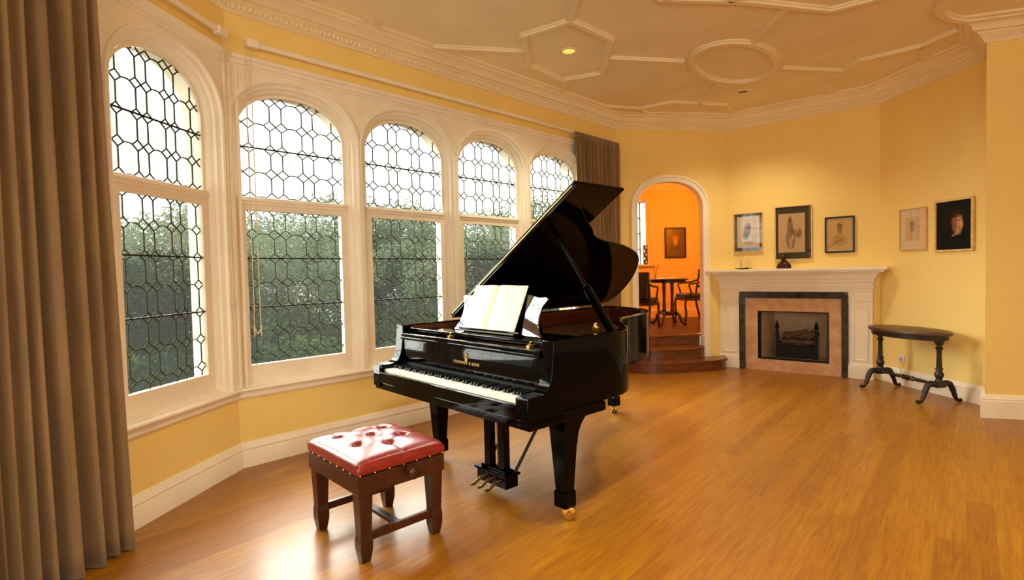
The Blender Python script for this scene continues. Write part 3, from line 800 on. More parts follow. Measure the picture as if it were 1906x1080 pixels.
# on the table: open book and a twig in a little glass
bk = empty('open_book', tp + Vector((0,0,.76)), FD.rz); tag(bk, 'open book lying on the round pedestal table', 'book')
mb = MB(); mb.extr([(-.17,.004),(-.08,.022),(-.005,.01),(.005,.01),(.09,.024),(.17,.004)], 'y', -.11, .11); mb.build('pages', M['paper'], bk)
mb = MB(); mb.box(-.18,.18,-.12,.12,0,.004); mb.build('cover', M['felt'], bk)
sp = empty('twig_stand', tp + FD.d.to_3d()*-.22 + Vector((0,0,.76))); tag(sp, 'forked dry twig in a small glass on the pedestal table', 'ornament')
mb = MB(); mb.lathe([(.02,0),(.024,.03),(.024,.05)], seg=14); mb.build('glass', M['clear'], sp, smooth=40)
mb = MB(); mb.tube([(0,0,.002),(.02,.0,.12),(.05,.01,.24)], .004, 6); mb.tube([(.0,0,.03),(-.02,.01,.16),(-.03,.02,.25)], .0035, 6); mb.build('twig', M['twig'], sp)

# ------------------------------------------------------------------ fireplace
fp = empty('fireplace', FF((.81,0,0)), FF.rz); tag(fp, 'cream painted fireplace surround with black and pink marble around a gas log grate', 'fireplace')
OX = .81                     # local x = u - OX ; local -y = into the room
def fb(mb, u0,u1,n0,n1,z0,z1): mb.box(u0-OX,u1-OX,-n1,-n0,z0,z1)
U0,U1 = -.075,1.705
# pilasters
for (p0,p1) in ((U0,.185),(1.458,U1)):
    mb = MB(); fb(mb,p0,p1,0.002,.10,0.0,1.06)
    pn0,pn1 = p0+.045,p1-.045
    fb(mb,p0-.012,p1+.012,.002,.118,0,.15); fb(mb,p0-.006,p1+.006,.002,.11,.15,.175); fb(mb,p0-.004,p1+.004,.002,.106,.93,.945)
    pil = mb.build('pilaster', M['cream'], fp, bevel=.004)
    mb = MB()
    for (x0,x1,z0,z1) in ((pn0,pn0+.014,.22,.88),(pn1-.014,pn1,.22,.88),(pn0,pn1,.22,.234),(pn0,pn1,.866,.88)): fb(mb,x0,x1,.10,.108,z0,z1)
    mb.build('panel_moulding', M['cream'], pil, bevel=.003)
# frieze with stepped mouldings (profile sweep round the three exposed sides)
def band(mb, z0, z1, n, e):
    fb(mb, U0-e, U1+e, .002, n, z0, z1)
mb = MB()
for z0,z1,n,e in ((1.045,1.07,.115,.012),(1.07,1.09,.108,.004),(1.09,1.115,.122,.018),(1.115,1.15,.110,.006),(1.15,1.165,.12,.014),(1.165,1.20,.128,.02),(1.20,1.215,.14,.03),(1.215,1.245,.15,.04),(1.245,1.262,.165,.055)):
    band(mb, z0, z1, n, e)
mb.build('frieze', M['cream'], fp, bevel=.004)
mb = MB()
prof = [(.15,1.262),(.17,1.27),(.20,1.276),(.232,1.283),(.236,1.292),(.24,1.31),(.262,1.316),(.268,1.33),(.262,1.343),(.002,1.345),(.002,1.262)]
pl = [V2(U0-.0-OX,0), V2(U0-OX,-.0), V2(U1-OX,0)]
# shelf: stacked slabs with moulded edge
for z0,z1,n,e in ((1.262,1.272,.175,.065),(1.272,1.284,.20,.09),(1.284,1.292,.23,.118),(1.292,1.312,.245,.13),(1.312,1.345,.27,.155)):
    fb(mb, U0-e, U1+e, .002, n, z0, z1)
mb.build('mantel_shelf', M['cream'], fp, bevel=.005, bseg=3)
# black marble frame with clipped ears
mb = MB()
bo = [( .187,0),(.187,.985),(.205,.985),(.205,1.01),(.222,1.01),(.222,1.045),(1.42,1.045),(1.42,1.01),(1.438,1.01),(1.438,.985),(1.456,.985),(1.456,0),(1.388,0),(1.388,.962),(.262,.962),(.262,0)]
mb.extr([(x-OX,z) for x,z in bo], 'y', -.125, -.002)
mb.build('black_marble_frame', M['blackmarble'], fp, bevel=.004)
# pink marble slip
mb = MB()
for (x0,x1,z0,z1) in ((.262,.419,0,.962),(1.251,1.388,0,.962),(.419,1.251,.79,.962),(.419,1.251,.0,.152)): fb(mb,x0,x1,.002,.095,z0,z1)
mb.build('pink_marble_slip', M['pink'], fp)
mb = MB()
for (x0,x1,z0,z1) in ((.419,.431,.152,.79),(1.239,1.251,.152,.79),(.431,1.239,.778,.79),(.431,1.239,.152,.164)): fb(mb,x0,x1,-.02,.098,z0,z1)
mb.build('opening_edge', M['iron'], fp)
# firebox
mb = MB()
x0,x1,z0,z1 = .419,1.251,.152,.79
A_=lambda u,n,z:(u-OX,-n,z)
mb.quad(A_(x0,.0,z0),A_(x1,0,z0),A_(x1-.10,-.36,z0),A_(x0+.10,-.36,z0)); mb.quad(A_(x0,.0,z1),A_(x1,0,z1),A_(x1-.10,-.36,z1),A_(x0+.10,-.36,z1))
mb.quad(A_(x0+.10,-.36,z0),A_(x1-.10,-.36,z0),A_(x1-.10,-.36,z1),A_(x0+.10,-.36,z1))
mb.quad(A_(x0,0,z0),A_(x0+.10,-.36,z0),A_(x0+.10,-.36,z1),A_(x0,0,z1)); mb.quad(A_(x1,0,z0),A_(x1-.10,-.36,z0),A_(x1-.10,-.36,z1),A_(x1,0,z1))
mb.build('firebox', M['firebox'], fp, clean=False)
# grate (a thing of its own)
gr = empty('fire_grate', FF((.835,-.14,.152)), FF.rz); tag(gr, 'black iron log grate with two pointed andirons inside the fireplace', 'grate')
for s in (-1,1):
    mb = MB(); mb.box(s*.235-.016,s*.235+.016,-.02,.02,0,.40); mb.box(s*.235-.024,s*.235+.024,-.028,.028,.30,.32)
    mb.lathe([(.026,.40),(.03,.415),(.016,.435),(.02,.45),(.002,.50)], (s*.235,0,0), 12); mb.build('andiron', M['iron'], gr, bevel=.003)
mb = MB(); mb.box(-.22,.22,-.01,.012,.0,.15); mb.lathe([(.012,0),(.016,.012),(.006,.018)], (0,-.012,.07), 10, axis='y'); mb.build('front_plate', M['iron'], gr, bevel=.004)
mb = MB()
for k in range(3): mb.tube([(-.235,-.01,.2+.05*k),(.235,-.01,.2+.05*k)], .005, 6) if k < 1 else None
mb.box(-.22,.22,.0,.2,.15,.165); mb.build('log_tray', M['iron'], gr)
mb = MB(); mb.tube([(-.235,0,.20),(-.20,-.02,.22),(-.16,-.02,.20)], .008, 6); mb.tube([(-.235,0,.26),(-.19,-.02,.28)], .008, 6); mb.build('scroll_arm', M['iron'], gr)
def log(p0, p1, r, label, seed):
    rnd = random.Random(seed); a = Vector(p0); b = Vector(p1)
    base = FF((.835,-.14,.152)); o = empty('log', base, FF.rz); tag(o, label, 'log', 'logs in the grate')
    pts = []; rr = []
    for k in range(9):
        t = k/8; p = a.lerp(b, t) + Vector((0,rnd.uniform(-.006,.006),rnd.uniform(-.008,.008))); pts.append(p); rr.append(r*rnd.uniform(.88,1.1))
    mb = MB(); mb.tube(pts, r, 10, rads=rr); mb.build('bark', M['log'], o, smooth=50)
    if r > .04:
        mb = MB(); q = a.lerp(b,.72); mb.tube([q,(q+Vector((.04,-.01,.05))),(q+Vector((.06,-.015,.075)))], .016, 8); mb.build('branch_stub', M['log'], o, smooth=50)
log((-.21,.06,.20),(.21,.05,.205), .042, 'lowest grey log lying along the front of the grate', 1)
log((-.2,.13,.215),(.22,.14,.21), .045, 'log lying at the back of the grate, behind the lowest log', 2)
log((-.18,.10,.295),(.24,.09,.30), .046, 'thick upper log resting on the two lower logs', 3)
log((-.13,.04,.285),(.12,.06,.36), .032, 'slim slanting log crossing on top of the pile', 4)

# mantel ornaments
ct = empty('candle_stand', FF((.255,.14,1.345)), FF.rz); tag(ct, 'small dark saucer with a pale upright candlestick on the mantel left end', 'ornament')
mb = MB(); mb.lathe([(.03,0),(.10,.008),(.115,.016),(.11,.018),(.03,.01)], seg=28); mb.build('saucer', M['bronze'], ct, smooth=40)
mb = MB(); mb.lathe([(.02,.01),(.008,.025),(.008,.07),(.014,.08),(.009,.09),(.009,.155),(.002,.16)], (-.03,0,0), 14); mb.build('candlestick', M['goldframe'], ct, smooth=50)
mb = MB(); mb.lathe([(.012,.012),(.014,.02),(.004,.028)], (.04,.01,0), 12); mb.build('snuffer', M['bronze'], ct)
bu = empty('bust_sculpture', FF((.755,.14,1.345)), FF.rz); tag(bu, 'small reddish bronze bust sculpture standing on the mantel', 'sculpture')
mb = MB()
mb.lathe([(.080,0),(.088,.012),(.086,.035),(.072,.062),(.05,.082),(.034,.094),(.03,.105)], (0,0,0), 20, sx=1.0, sy=.6)
for kx in (-.06,-.03,.0,.03,.06): mb.tube([(kx*1.25,-.046+abs(kx)*.35,.004),(kx*1.1,-.047+abs(kx)*.4,.03),(kx*.6,-.03+abs(kx)*.3,.085)], .009, 6)
mb.ball((-.002,-.012,.138), .040, 16, 12, (.86,1.0,1.12))
mb.ball((-.002,-.048,.130), .008, 8, 6, (.8,1,1.3))
mb.ball((-.002,-.04,.108), .012, 8, 6)
mb.ball((.034,-.008,.132), .009, 8, 6); mb.ball((-.037,-.008,.132), .009, 8, 6)
mb.build('bust', M['bronze'], bu, smooth=60)
mb = MB(); rnd = random.Random(3)
for k in range(16):
    an = rnd.uniform(0,2*pi); t = rnd.uniform(0,1.1); mb.ball((.036*sin(t)*cos(an), .010+.036*sin(t)*sin(an), .148+.034*cos(t)), .017, 7, 5)
mb.build('hair', M['bronze'], bu, smooth=60)

# ------------------------------------------------------------------ oval side table
tc_ = V2(-1.035,6.932); td = FE.d
tt = empty('oval_table', (tc_.x,tc_.y,0), FE.rz); tag(tt, 'dark oval side table on two turned pillars under the right pictures', 'table')
mb = MB(); mb.lathe([(.96,.655),(1.0,.662),(1.015,.672),(1.01,.684),(.985,.692)], seg=48, sx=.462, sy=.245); mb.build('tabletop', M['tabletop'], tt, smooth=40)
mb = MB(); mb.lathe([(.86,.61),(.92,.612),(.93,.655)], seg=48, sx=.462, sy=.245); mb.build('apron', M['tablewood'], tt, smooth=40)
for s in (-1,1):
    x = s*.375
    mb = MB(); mb.lathe([(.036,.19),(.04,.215),(.03,.235),(.046,.27),(.046,.285),(.03,.312),(.026,.32),(.04,.33),(.038,.338),(.026,.348),(.028,.36),(.024,.46),(.026,.52),(.036,.53),(.038,.542),(.026,.55),(.026,.565),(.042,.58),(.046,.60),(.05,.615)], (x,0,0), 20, sx=.86, sy=.86); mb.build('pillar', M['tablewood'], tt, smooth=40)
    mb = MB(); mb.box(x-.035,x+.035,-.05,.05,.15,.20); mb.build('foot_block', M['tablewood'], tt, bevel=.012)
    for q in (-1,1):
        pts = [(x,q*.03,.18),(x,q*.085,.19),(x,q*.125,.165),(x,q*.155,.10),(x,q*.175,.045),(x,q*.20,.018),(x,q*.235,.020)]
        rr = [.030,.030,.027,.022,.018,.016,.018]
        cp = catmull(pts,4); ri = [rr[min(len(rr)-1,int(i/4))] for i in range(len(cp))]
        mb = MB(); mb.tube(cp, .02, 10, rads=ri); mb.build('leg', M['tablewood'], tt, smooth=60)
mb = MB(); mb.lathe([(.012,-.36),(.02,-.34),(.012,-.32),(.014,-.2),(.02,-.12),(.012,-.10),(.026,-.06),(.018,-.04),(.03,0),(.018,.04),(.026,.06),(.012,.10),(.02,.12),(.014,.2),(.012,.32),(.02,.34),(.012,.36)], (0,0,.175), 14, axis='x'); mb.build('stretcher', M['tablewood'], tt, smooth=40)
# wall socket behind it
so = empty('wall_socket', FE((.33,.0,.30)), FE.rz); tag(so, 'pale wall socket low on the yellow wall behind the oval table', 'socket')
mb = MB(); mb.box(-.04,.04,-.012,0,-.04,.04); mb.build('plate', M['white'], so, bevel=.005)
mb = MB(); mb.box(-.012,.012,-.05,-.012,-.02,.012); mb.tube([(0,-.04,-.02),(.02,-.05,-.10),(.02,-.03,-.17),(-.05,-.035,-.20)], .004, 6); mb.build('plug', M['white'], so)

# ------------------------------------------------------------------ curtains and rails
def curtain(name, F, u0, u1, n, ztop_, zbot, folds, amp, label, flare=0.0, seed=1, warp=.45, deep=()):
    rnd = random.Random(seed); root = empty(name, F(((u0+u1)/2, n, zbot))); tag(root, label, 'curtain')
    L0 = Vector(root.location)
    NU = folds*16; NZ = 30
    ph = [rnd.uniform(-.35,.35) for _ in range(folds+2)]; am = [rnd.uniform(.65,1.15) for _ in range(folds+2)]
    wob = [rnd.uniform(-1,1) for _ in range(folds+2)]
    vs = []; fs = []
    for j in range(NZ+1):
        tz = j/NZ; z = zbot + (ztop_-zbot)*tz
        for i in range(NU+1):
            x = i/NU*folds + warp*sin(2*pi*i/NU*2.3+seed) ; x = max(0,min(folds,x)); k = int(min(folds-1, x)); fr = x-k
            a = am[k]*(1-fr)+am[k+1]*fr; p = ph[k]*(1-fr)+ph[k+1]*fr; w = wob[k]*(1-fr)+wob[k+1]*fr
            wv = sin(2*pi*(x + p*.6*(1-tz) + .06*w*sin(3*tz)))
            wv = math.copysign(abs(wv)**.7, wv)
            if deep and k in deep and wv < 0: wv *= 2.2
            depth = amp*a*(.75+.45*(1-tz))*(1 if tz < .97 else .75)
            u = u0 + (u1-u0)*(i/NU) + .012*w*sin(5*tz) 
            c = (i/NU-.5)
            u += flare*c*(1-tz)**2.6
            u += .25*amp*cos(2*pi*x+p)*.6
            vs.append(F((u, n + depth*wv + .02*w*(1-tz), z + (.008*sin(x*3) if j == 0 else 0))) - L0)
    for j in range(NZ):
        for i in range(NU):
            fs.append((j*(NU+1)+i, j*(NU+1)+i+1, (j+1)*(NU+1)+i+1, (j+1)*(NU+1)+i))
    mb = MB(); mb.add(vs, fs); o = mb.build('fabric', M['curtain'], root, smooth=180, clean=False)
    s = o.modifiers.new('thick', 'SOLIDIFY'); s.thickness = .006; s.offset = 0
    # heading tape
    vs = []; fs = []; mb = MB()
    for i in range(NU+1):
        p = F((u0+(u1-u0)*i/NU, n+.008*sin(2*pi*i/NU*folds*2), 0)) - L0
        for dz in (0,.09):
            vs.append((p.x, p.y, ztop_-.075+dz-zbot+L0.z - L0.z + 0))
    vs = [(v[0], v[1], v[2]+ (0)) for v in vs]
    for i in range(NU): fs.append((2*i,2*i+2,2*i+3,2*i+1))
    vs = [(v[0], v[1], v[2]+zbot-L0.z) for v in vs]
    mb.add(vs, fs); q = mb.build('heading_tape', M['curtain'], root, smooth=180, clean=False)
    s = q.modifiers.new('thick', 'SOLIDIFY'); s.thickness = .02; s.offset = 0
    return root
# near curtain hangs on a line just in front of the left bay wall
curtain('curtain', F1, F1.L-2.45, F1.L-1.165, .15, 3.30,   .012, 17, .042, 'tall brown curtain in the left foreground beside the nearest window', flare=.10, seed=4, warp=.5, deep=(12,13))
curtain('curtain', FW, 3.86, 4.80, .10, 3.035, .012, 15, .034, 'brown curtain hanging at the far end of the window wall behind the piano', flare=.02, seed=9)
def rail(F, u0, u1, label, ends):
    root = empty('curtain_rail', F((u0,.07,3.05))); tag(root, label, 'curtain rail'); L0 = Vector(root.location); T = lambda p: F(p)-L0
    mb = MB(T); mb.box(u0,u1,.055,.085,3.035,3.07); mb.build('track', M['cream'], root, bevel=.006)
    mb = MB(T)
    for e in ends: mb.box(e-.045,e+.045,.04,.10,3.025,3.082)
    mb.build('end_pulley', M['cream'], root, bevel=.01)
    n = max(2, int((u1-u0)/.9))
    for k in range(n):
        u = u0+(u1-u0)*(k+.5)/n; mb = MB(T); mb.box(u-.012,u+.012,.0,.06,3.045,3.06); mb.build('bracket', M['cream'], root)
rail(FW, .12, 4.82, 'white curtain rail along the wall above the four straight windows', [.16])
rail(F1, F1.L-2.4, F1.L-.10, 'white curtain rail above the nearest window of the bay', [F1.L-.14])
# hanging cords
def cord(F, u, n, z0, z1, w, label):
    root = empty('pull_cord', F((u,n,z1))); tag(root, label, 'cord', 'curtain pull cords'); L0 = Vector(root.location)
    pts = [F((u-w/2,n,z0)) - L0, F((u-w/2,n,z1+.15))-L0, F((u-w/2-.004,n,z1+.06))-L0, F((u,n+.004,z1))-L0, F((u+w/2+.004,n,z1+.06))-L0, F((u+w/2,n,z1+.15))-L0, F((u+w*.4,n,z0))-L0]
    mb = MB(); mb.tube(catmull(pts,8), .0035, 6); mb.build('loop', M['cord'], root, smooth=60)
cord(FW, .128, .07, 3.03, .97, .042, 'pale looped pull cord hanging over the left edge of the second window')
cord(F1, F1.L-.10, .07, 3.03, 1.18, .03, 'thin pull cord hanging beside the corner post of the bay')

# ------------------------------------------------------------------ grand piano
PA = -.055
pn = empty('grand_piano', (-3.39,2.02,0), PA); tag(pn, 'black concert grand piano with raised lid and open keyboard', 'piano')
Wd = 1.57
treble = [(1.56,.20),(1.56,.45),(1.56,.70),(1.535,.86),(1.437,1.03),(1.28,1.19),(1.13,1.36),(1.04,1.56),(.98,1.80),(.89,2.06),(.76,2.28),(.58,2.46),(.36,2.59),(.16,2.64),(.04,2.60),(0,2.48)]
tr = [V2(p.x,p.y) for p in catmull([(x,y,0) for x,y in treble],5)]
left = [V2(0,2.2),V2(0,1.6),V2(0,1.0),V2(0,.20)]
outer = tr + left
def inset(path, d):
    out = []; n = len(path)
    for i,p in enumerate(path):
        t = (path[min(i+1,n-1)]-path[max(i-1,0)]).normalized(); nn = V2(-t.y,t.x)   # left of travel = inside
        out.append(p + nn*d)
    return out
inner = inset(outer, .055)
def wallstrip(mb, o, i, z0, z1):
    n = len(o); vs = []
    for a,b in zip(o,i): vs += [(a.x,a.y,z0),(a.x,a.y,z1),(b.x,b.y,z1),(b.x,b.y,z0)]
    fs = []
    for k in range(n-1):
        q = 4*k; r = 4*(k+1)
        fs += [(q,r,r+1,q+1),(q+1,r+1,r+2,q+2),(q+2,r+2,r+3,q+3),(q+3,r+3,r,q)]
    fs += [(0,1,2,3),(4*n-4,4*n-1,4*n-2,4*n-3)]
    mb.add(vs, fs)
mb = MB(); wallstrip(mb, outer, inner, .63, 1.01)
rim = mb.build('rim', M['black'], pn, smooth=30, bevel=.004)
inner2 = inset(outer, .064)
mb = MB(); wallstrip(mb, inset(outer,.0555), inner2, .80, 1.0); mb.build('inner_rim_veneer', M['mahog'], rim, smooth=30)
# arms with the S-curved cheeks
for x0 in (0.0, 1.488):
    prof = [(.0,.60),(.0,.732),(.01,.744),(.06,.746),(.115,.750),(.145,.764),(.167,.795),(.18,.845),(.187,.90),(.192,.95),(.194,1.01),(.26,1.01),(.26,.60)]
    mb = MB(); mb.extr(prof, 'x', x0, x0+(.085 if x0 else .09)); mb.build('arm', M['black'], pn, smooth=40, bevel=.004)
    mb = MB(); xx0 = .09 if x0 == 0 else 1.475
    mb.box(xx0, xx0+(.022 if x0 == 0 else .013), .006, .20, .66, .738); mb.build('key_block', M['black'], pn, bevel=.006)
mb = MB(); mb.box(.0,1.573,.012,.62,.575,.63); mb.build('keybed', M['black'], pn, bevel=.008)
mb = MB(); mb.box(.09,1.488,.0,.025,.628,.70); mb.box(.09,1.488,-.004,.02,.694,.702); mb.build('key_slip', M['black'], pn, bevel=.004)
# keys
KX0, KX1 = .113, 1.474; kw = (KX1-KX0)/52
def wkey():
    mb = MB(); mb.box(.0006,kw-.0006,.026,.20,.70,.722); return mb.build('white_key', M['keywhite'], pn, bevel=.0015)
wk0 = wkey()
for k in range(52):
    o = wk0 if k == 0 else wk0.copy()
    if k: COL.objects.link(o); o.parent = pn
    o.location = (KX0+k*kw, 0, 0)
bk0 = None
for k in range(51):
    # lowest note A: pattern of sharps after A, C, D, F, G
    if 'ABCDEFG'[k%7] in 'ACDFG':
        if bk0 is None:
            mb = MB(); mb.frustum((0,.1475,.722),(.0085,.0575),(0,.151,.739),(.0062,.053)); bk0 = mb.build('black_key', M['keyblack'], pn, bevel=.0015); o = bk0
        else:
            o = bk0.copy(); COL.objects.link(o); o.parent = pn
        o.location = (KX0+(k+1)*kw, 0, 0)
# fallboard, front rail and music shelf
mb = MB(); mb.extr([(.196,.738),(.204,.738),(.216,.80),(.222,.90),(.224,.915),(.20,.915),(.196,.90),(.192,.80)], 'x', .09, 1.488)
fbd = mb.build('fallboard', M['black'], pn, smooth=40, bevel=.003)
mb = MB(); mb.box(.092,1.486,.185,.197,.735,.752); mb.build('name_felt', M['keyblack'], pn)
mb = MB(); mb.box(.09,1.488,.17,.205,.915,.935); mb.box(.09,1.488,.178,.205,.935,.958); mb.build('front_rail', M['black'], pn, bevel=.007, bseg=3)
mb = MB(); mb.box(.055,1.51,.26,.70,.955,.972); mb.box(.055,1.51,.255,.285,.965,.988); mb.box(.20,1.40,.30,.42,.972,.980); mb.build('music_shelf', M['black'], pn, bevel=.004)
for x in (.62,1.36):
    mb = MB(); mb.box(x-.012,x+.012,.215,.25,.955,.972); mb.tube([(x,.225,.972),(x+.01,.222,.985),(x+.02,.226,.992)], .003, 6); mb.build('shelf_catch', M['brass'], pn)
# emblem (a small lyre) and lettering on the fallboard
mb = MB(lambda p: Vector((p.x, .1935+(p.z-.83)*(-.0)-.0005 - .0, p.z)))
ey = .1925
mb = MB()
cx_, cz_ = .83, .858
mb.tube(catmull([(cx_-.004,ey,cz_-.018),(cx_-.016,ey,cz_-.008),(cx_-.010,ey,cz_+.006),(cx_-.015,ey,cz_+.020)],5), .0028, 6)
mb.tube(catmull([(cx_+.004,ey,cz_-.018),(cx_+.016,ey,cz_-.008),(cx_+.010,ey,cz_+.006),(cx_+.015,ey,cz_+.020)],5), .0028, 6)
mb.box(cx_-.012,cx_+.012,ey-.001,ey+.001,cz_+.012,cz_+.016); mb.box(cx_-.009,cx_+.009,ey-.001,ey+.001,cz_-.024,cz_-.018); mb.box(cx_-.014,cx_+.014,ey-.001,ey+.001,cz_-.029,cz_-.025)
for dx in (-.005,0,.005): mb.box(cx_+dx-.0008,cx_+dx+.0008,ey-.001,ey+.001,cz_-.018,cz_+.024)
mb.build('lyre_emblem', M['gold'], fbd)
cu = bpy.data.curves.new('lettering', 'FONT'); cu.body = 'STEINWAY & SONS'; cu.size = .026; cu.align_x = 'CENTER'; cu.align_y = 'CENTER'; cu.extrude = .0004; cu.space_character = 1.2
tmp = bpy.data.objects.new('lettering_curve', cu); COL.objects.link(tmp)
dg = bpy.context.evaluated_depsgraph_get(); me = bpy.data.meshes.new_from_object(tmp.evaluated_get(dg))
bpy.data.objects.remove(tmp)
me.materials.clear(); me.materials.append(M['gold'])
lt = bpy.data.objects.new('lettering', me); COL.objects.link(lt); lt.parent = fbd
lt.rotation_euler = (radians(90),0,0); lt.location = (cx_, ey-.0006, .818)
# music desk, tilted back, with scalloped sides
TD = radians(20)
dk_ = [(-.43,0),(-.415,.02),(-.385,.07),(-.375,.13),(-.385,.19),(-.42,.24),(-.40,.252),(-.34,.248),(-.27,.262),(-.14,.272),(0,.276),(.14,.272),(.27,.262),(.34,.248),(.40,.252),(.42,.24),(.385,.19),(.375,.13),(.385,.07),(.415,.02),(.43,0)]
def deskT(p):   # local x, thickness y, height z along the tilted board
    return Vector((.815+p[0], .43 + p[2]*sin(TD) + p[1]*cos(TD), .982 + p[2]*cos(TD) - p[1]*sin(TD)))
mb = MB(deskT); mb.extr([(x,z) for x,z in dk_], 'y', 0, .014)
desk = mb.build('music_desk', M['mirrorblack'], pn, smooth=30, bevel=.003)
mb = MB(deskT); mb.box(-.30,.30,-.06,.0,-.004,.004); mb.box(-.30,.30,-.06,-.054,.004,.010); mb.build('desk_ledge', M['black'], desk, bevel=.003)
for x in (-.25,.25):
    mb = MB(); mb.bar((.815+x,.56,1.20),(.815+x,.62,.972), .02, .012); mb.build('desk_strut', M['black'], desk)
# interior: plate, strings, soundboard
inn = [p for p in inset(outer, .075) if p.y > .62]
poly = [(p.x,p.y) for p in inn] + [(.075,.62)] 
poly = [(1.485,.62)] + poly
mb = MB(); mb.prism(poly, .79, .81); mb.build('soundboard', M['mahog'], pn)
plate_in = [p for p in inset(outer, .12) if p.y > .66]
mb = MB(); mb.prism([(1.44,.66)] + [(p.x,p.y) for p in plate_in] + [(.12,.66)], .84, .86); pl_ = mb.build('iron_plate', M['plate'], pn, bevel=.006)
mb = MB()
for k in range(60):
    x = .2 + 1.15*k/59
    yend = 2.3 - 1.45*max(0,(k/59))**.8
    mb.bar((x,.70,.885),(x*.9+.05,max(.95,yend),.885), .0016, .0016)
ss = mb.build('strings', M['string'], pn); ss['kind'] = 'stuff'
mb = MB(); mb.prism([(1.50,.62)] + [(p.x,p.y) for p in inset(outer,.03) if p.y > .3] + [(.03,.3),(1.53,.3)][:1], .635, .66); mb.build('bottom_board', M['blacksat'], pn)
# lid: hinged on the bass side, propped open ~33 degrees
AL = radians(33.2); HZ = 1.025
def lidT(p): return Vector((p[0]*cos(AL)-p[2]*sin(AL), p[1], HZ + p[0]*sin(AL)+p[2]*cos(AL)))
lid_tr = [(1.575,.70),(1.50,.80),(1.40,.915),(1.29,1.06),(1.19,1.23),(1.10,1.36),(1.035,1.56),(.99,1.82),(.905,2.10),(.78,2.30),(.56,2.49),(.36,2.60),(.17,2.655),(.05,2.62),(-.006,2.49)]
ltr = [(p.x,p.y) for p in catmull([(x,y,0) for x,y in lid_tr],5)]
mb = MB(lidT); mb.prism(ltr + [(-.006,.70)], 0, .022); lid = mb.build('lid', M['lidblack'], pn, smooth=25, bevel=.004)
mb = MB(lidT); mb.prism([(-.006,.70),(1.575,.70),(1.575,1.20),(-.006,1.20)], .027, .047); mb.build('front_lid_flap', M['lidblack'], lid, bevel=.004)
mb = MB(lidT); mb.lathe([(.007,0.02),(.007,1.55)], (0,.698,.024), 8, axis='x'); mb.build('lid_hinge', M['brass'], lid, smooth=60)
p0 = Vector((1.455,.83,1.0)); p1 = lidT((1.165,.846,0)); pm = p0.lerp(p1,.42)
mb = MB(); mb.bar(p0, pm, .05, .032, up=(0,1,0)); q = mb.build('lid_prop', M['black'], pn, bevel=.006)
mb = MB(); mb.bar(p0.lerp(p1,.36), p1, .022, .020, up=(0,1,0)); mb.build('inner_stick', M['black'], q, bevel=.004)
mb = MB(); mb.lathe([(.02,0),(.024,.02),(.012,.03),(.012,.05)], (1.36,.80,1.0), 12); mb.build('prop_knob', M['brass'], pn, smooth=50)
# legs
def leg(x, y, top, rz, knee):
    mb = MB()
    z0 = .16
    mb.box(-.072,.072,-.072,.072,top-.045,top); mb.box(-.062,.062,-.062,.062,top-.06,top-.045)
    mb.frustum((0,0,z0),(.036,.036),(0,0,top-.06),(.057,.057))
    if knee:
        pts = []
        for k in range(9):
            a = pi/2*k/8; pts.append((.062+.13*(1-sin(a)), top-.14+.13*(1-cos(a))*1.0))
        pr = [(.05,top),(.05,top-.16)] + [(.058+.15*(1-cos(pi/2*k/8)), top-.16+.16*sin(pi/2*k/8)) for k in range(9)]
        mb.extr([(b_,z_) for b_,z_ in pr], 'x', -.05, .05)
    o = mb.build('leg', M['black'], pn, bevel=.005); o.location = (x,y,0)
    mb = MB(); mb.box(-.045,.045,-.045,.045,.072,.162); mb.build('ferrule', M['black'], o, bevel=.007)
    mb = MB()
    mb.lathe([(.014,.06),(.014,.09)], (0,0,0), 12)
    mb.box(-.022,.022,-.03,.03,.062,.074)
    mb.lathe([(.036,-.026),(.041,-.022),(.041,-.008),(.036,-.004)], (.0,.018,.041), 22, axis='x')
    mb.lathe([(.036,.004),(.041,.008),(.041,.022),(.036,.026)], (.0,.018,.041), 22, axis='x')
    mb.lathe([(.010,-.034),(.012,-.03),(.012,.03),(.010,.034)], (.0,.018,.041), 12, axis='x')
    mb.tube([(.026,.02,.075),(.05,.045,.085),(.075,.05,.082)], .005, 6)
    c = mb.build('caster', M['brass'], o, smooth=40); c.rotation_euler = (0,0,rz)
leg(1.478,.362,.58,-.75,True); leg(.19,.42,.58,2.2,True); leg(.30,2.36,.635,.8,False)
# pedal lyre
mb = MB(); mb.box(.775,1.055,.30,.40,.055,.128); mb.box(.762,1.068,.288,.412,.128,.142); ly = mb.build('pedal_lyre', M['black'], pn, bevel=.004)
mb = MB(); mb.box(.80,1.03,.315,.385,.142,.158); mb.build('box_top', M['black'], ly, bevel=.004)
for x in (.85,.985):
    mb = MB(); mb.box(x-.028,x+.028,.325,.375,.158,.58); mb.build('post', M['black'], ly, bevel=.004)
for x in (.79,1.04):
    mb = MB(); mb.tube([(x,.39,.14),(x+(.02 if x > .9 else -.02),.75,.60)], .010, 8); mb.build('brace', M['blacksat'], ly, smooth=50)
mb = MB(); mb.tube([(.915,.36,.15),(.915,.36,.58)], .005, 6); mb.build('trap_rod', M['brass'], ly)
for x in (.845,.915,.985):
    pts = [(x,.31,.088),(x,.27,.086),(x,.24,.072),(x,.215,.062),(x,.185,.064)]
    mb = MB(); mb.tube(catmull(pts,4), .012, 8, flat=(1.3,.55)); mb.build('pedal', M['brass'], ly, smooth=60)
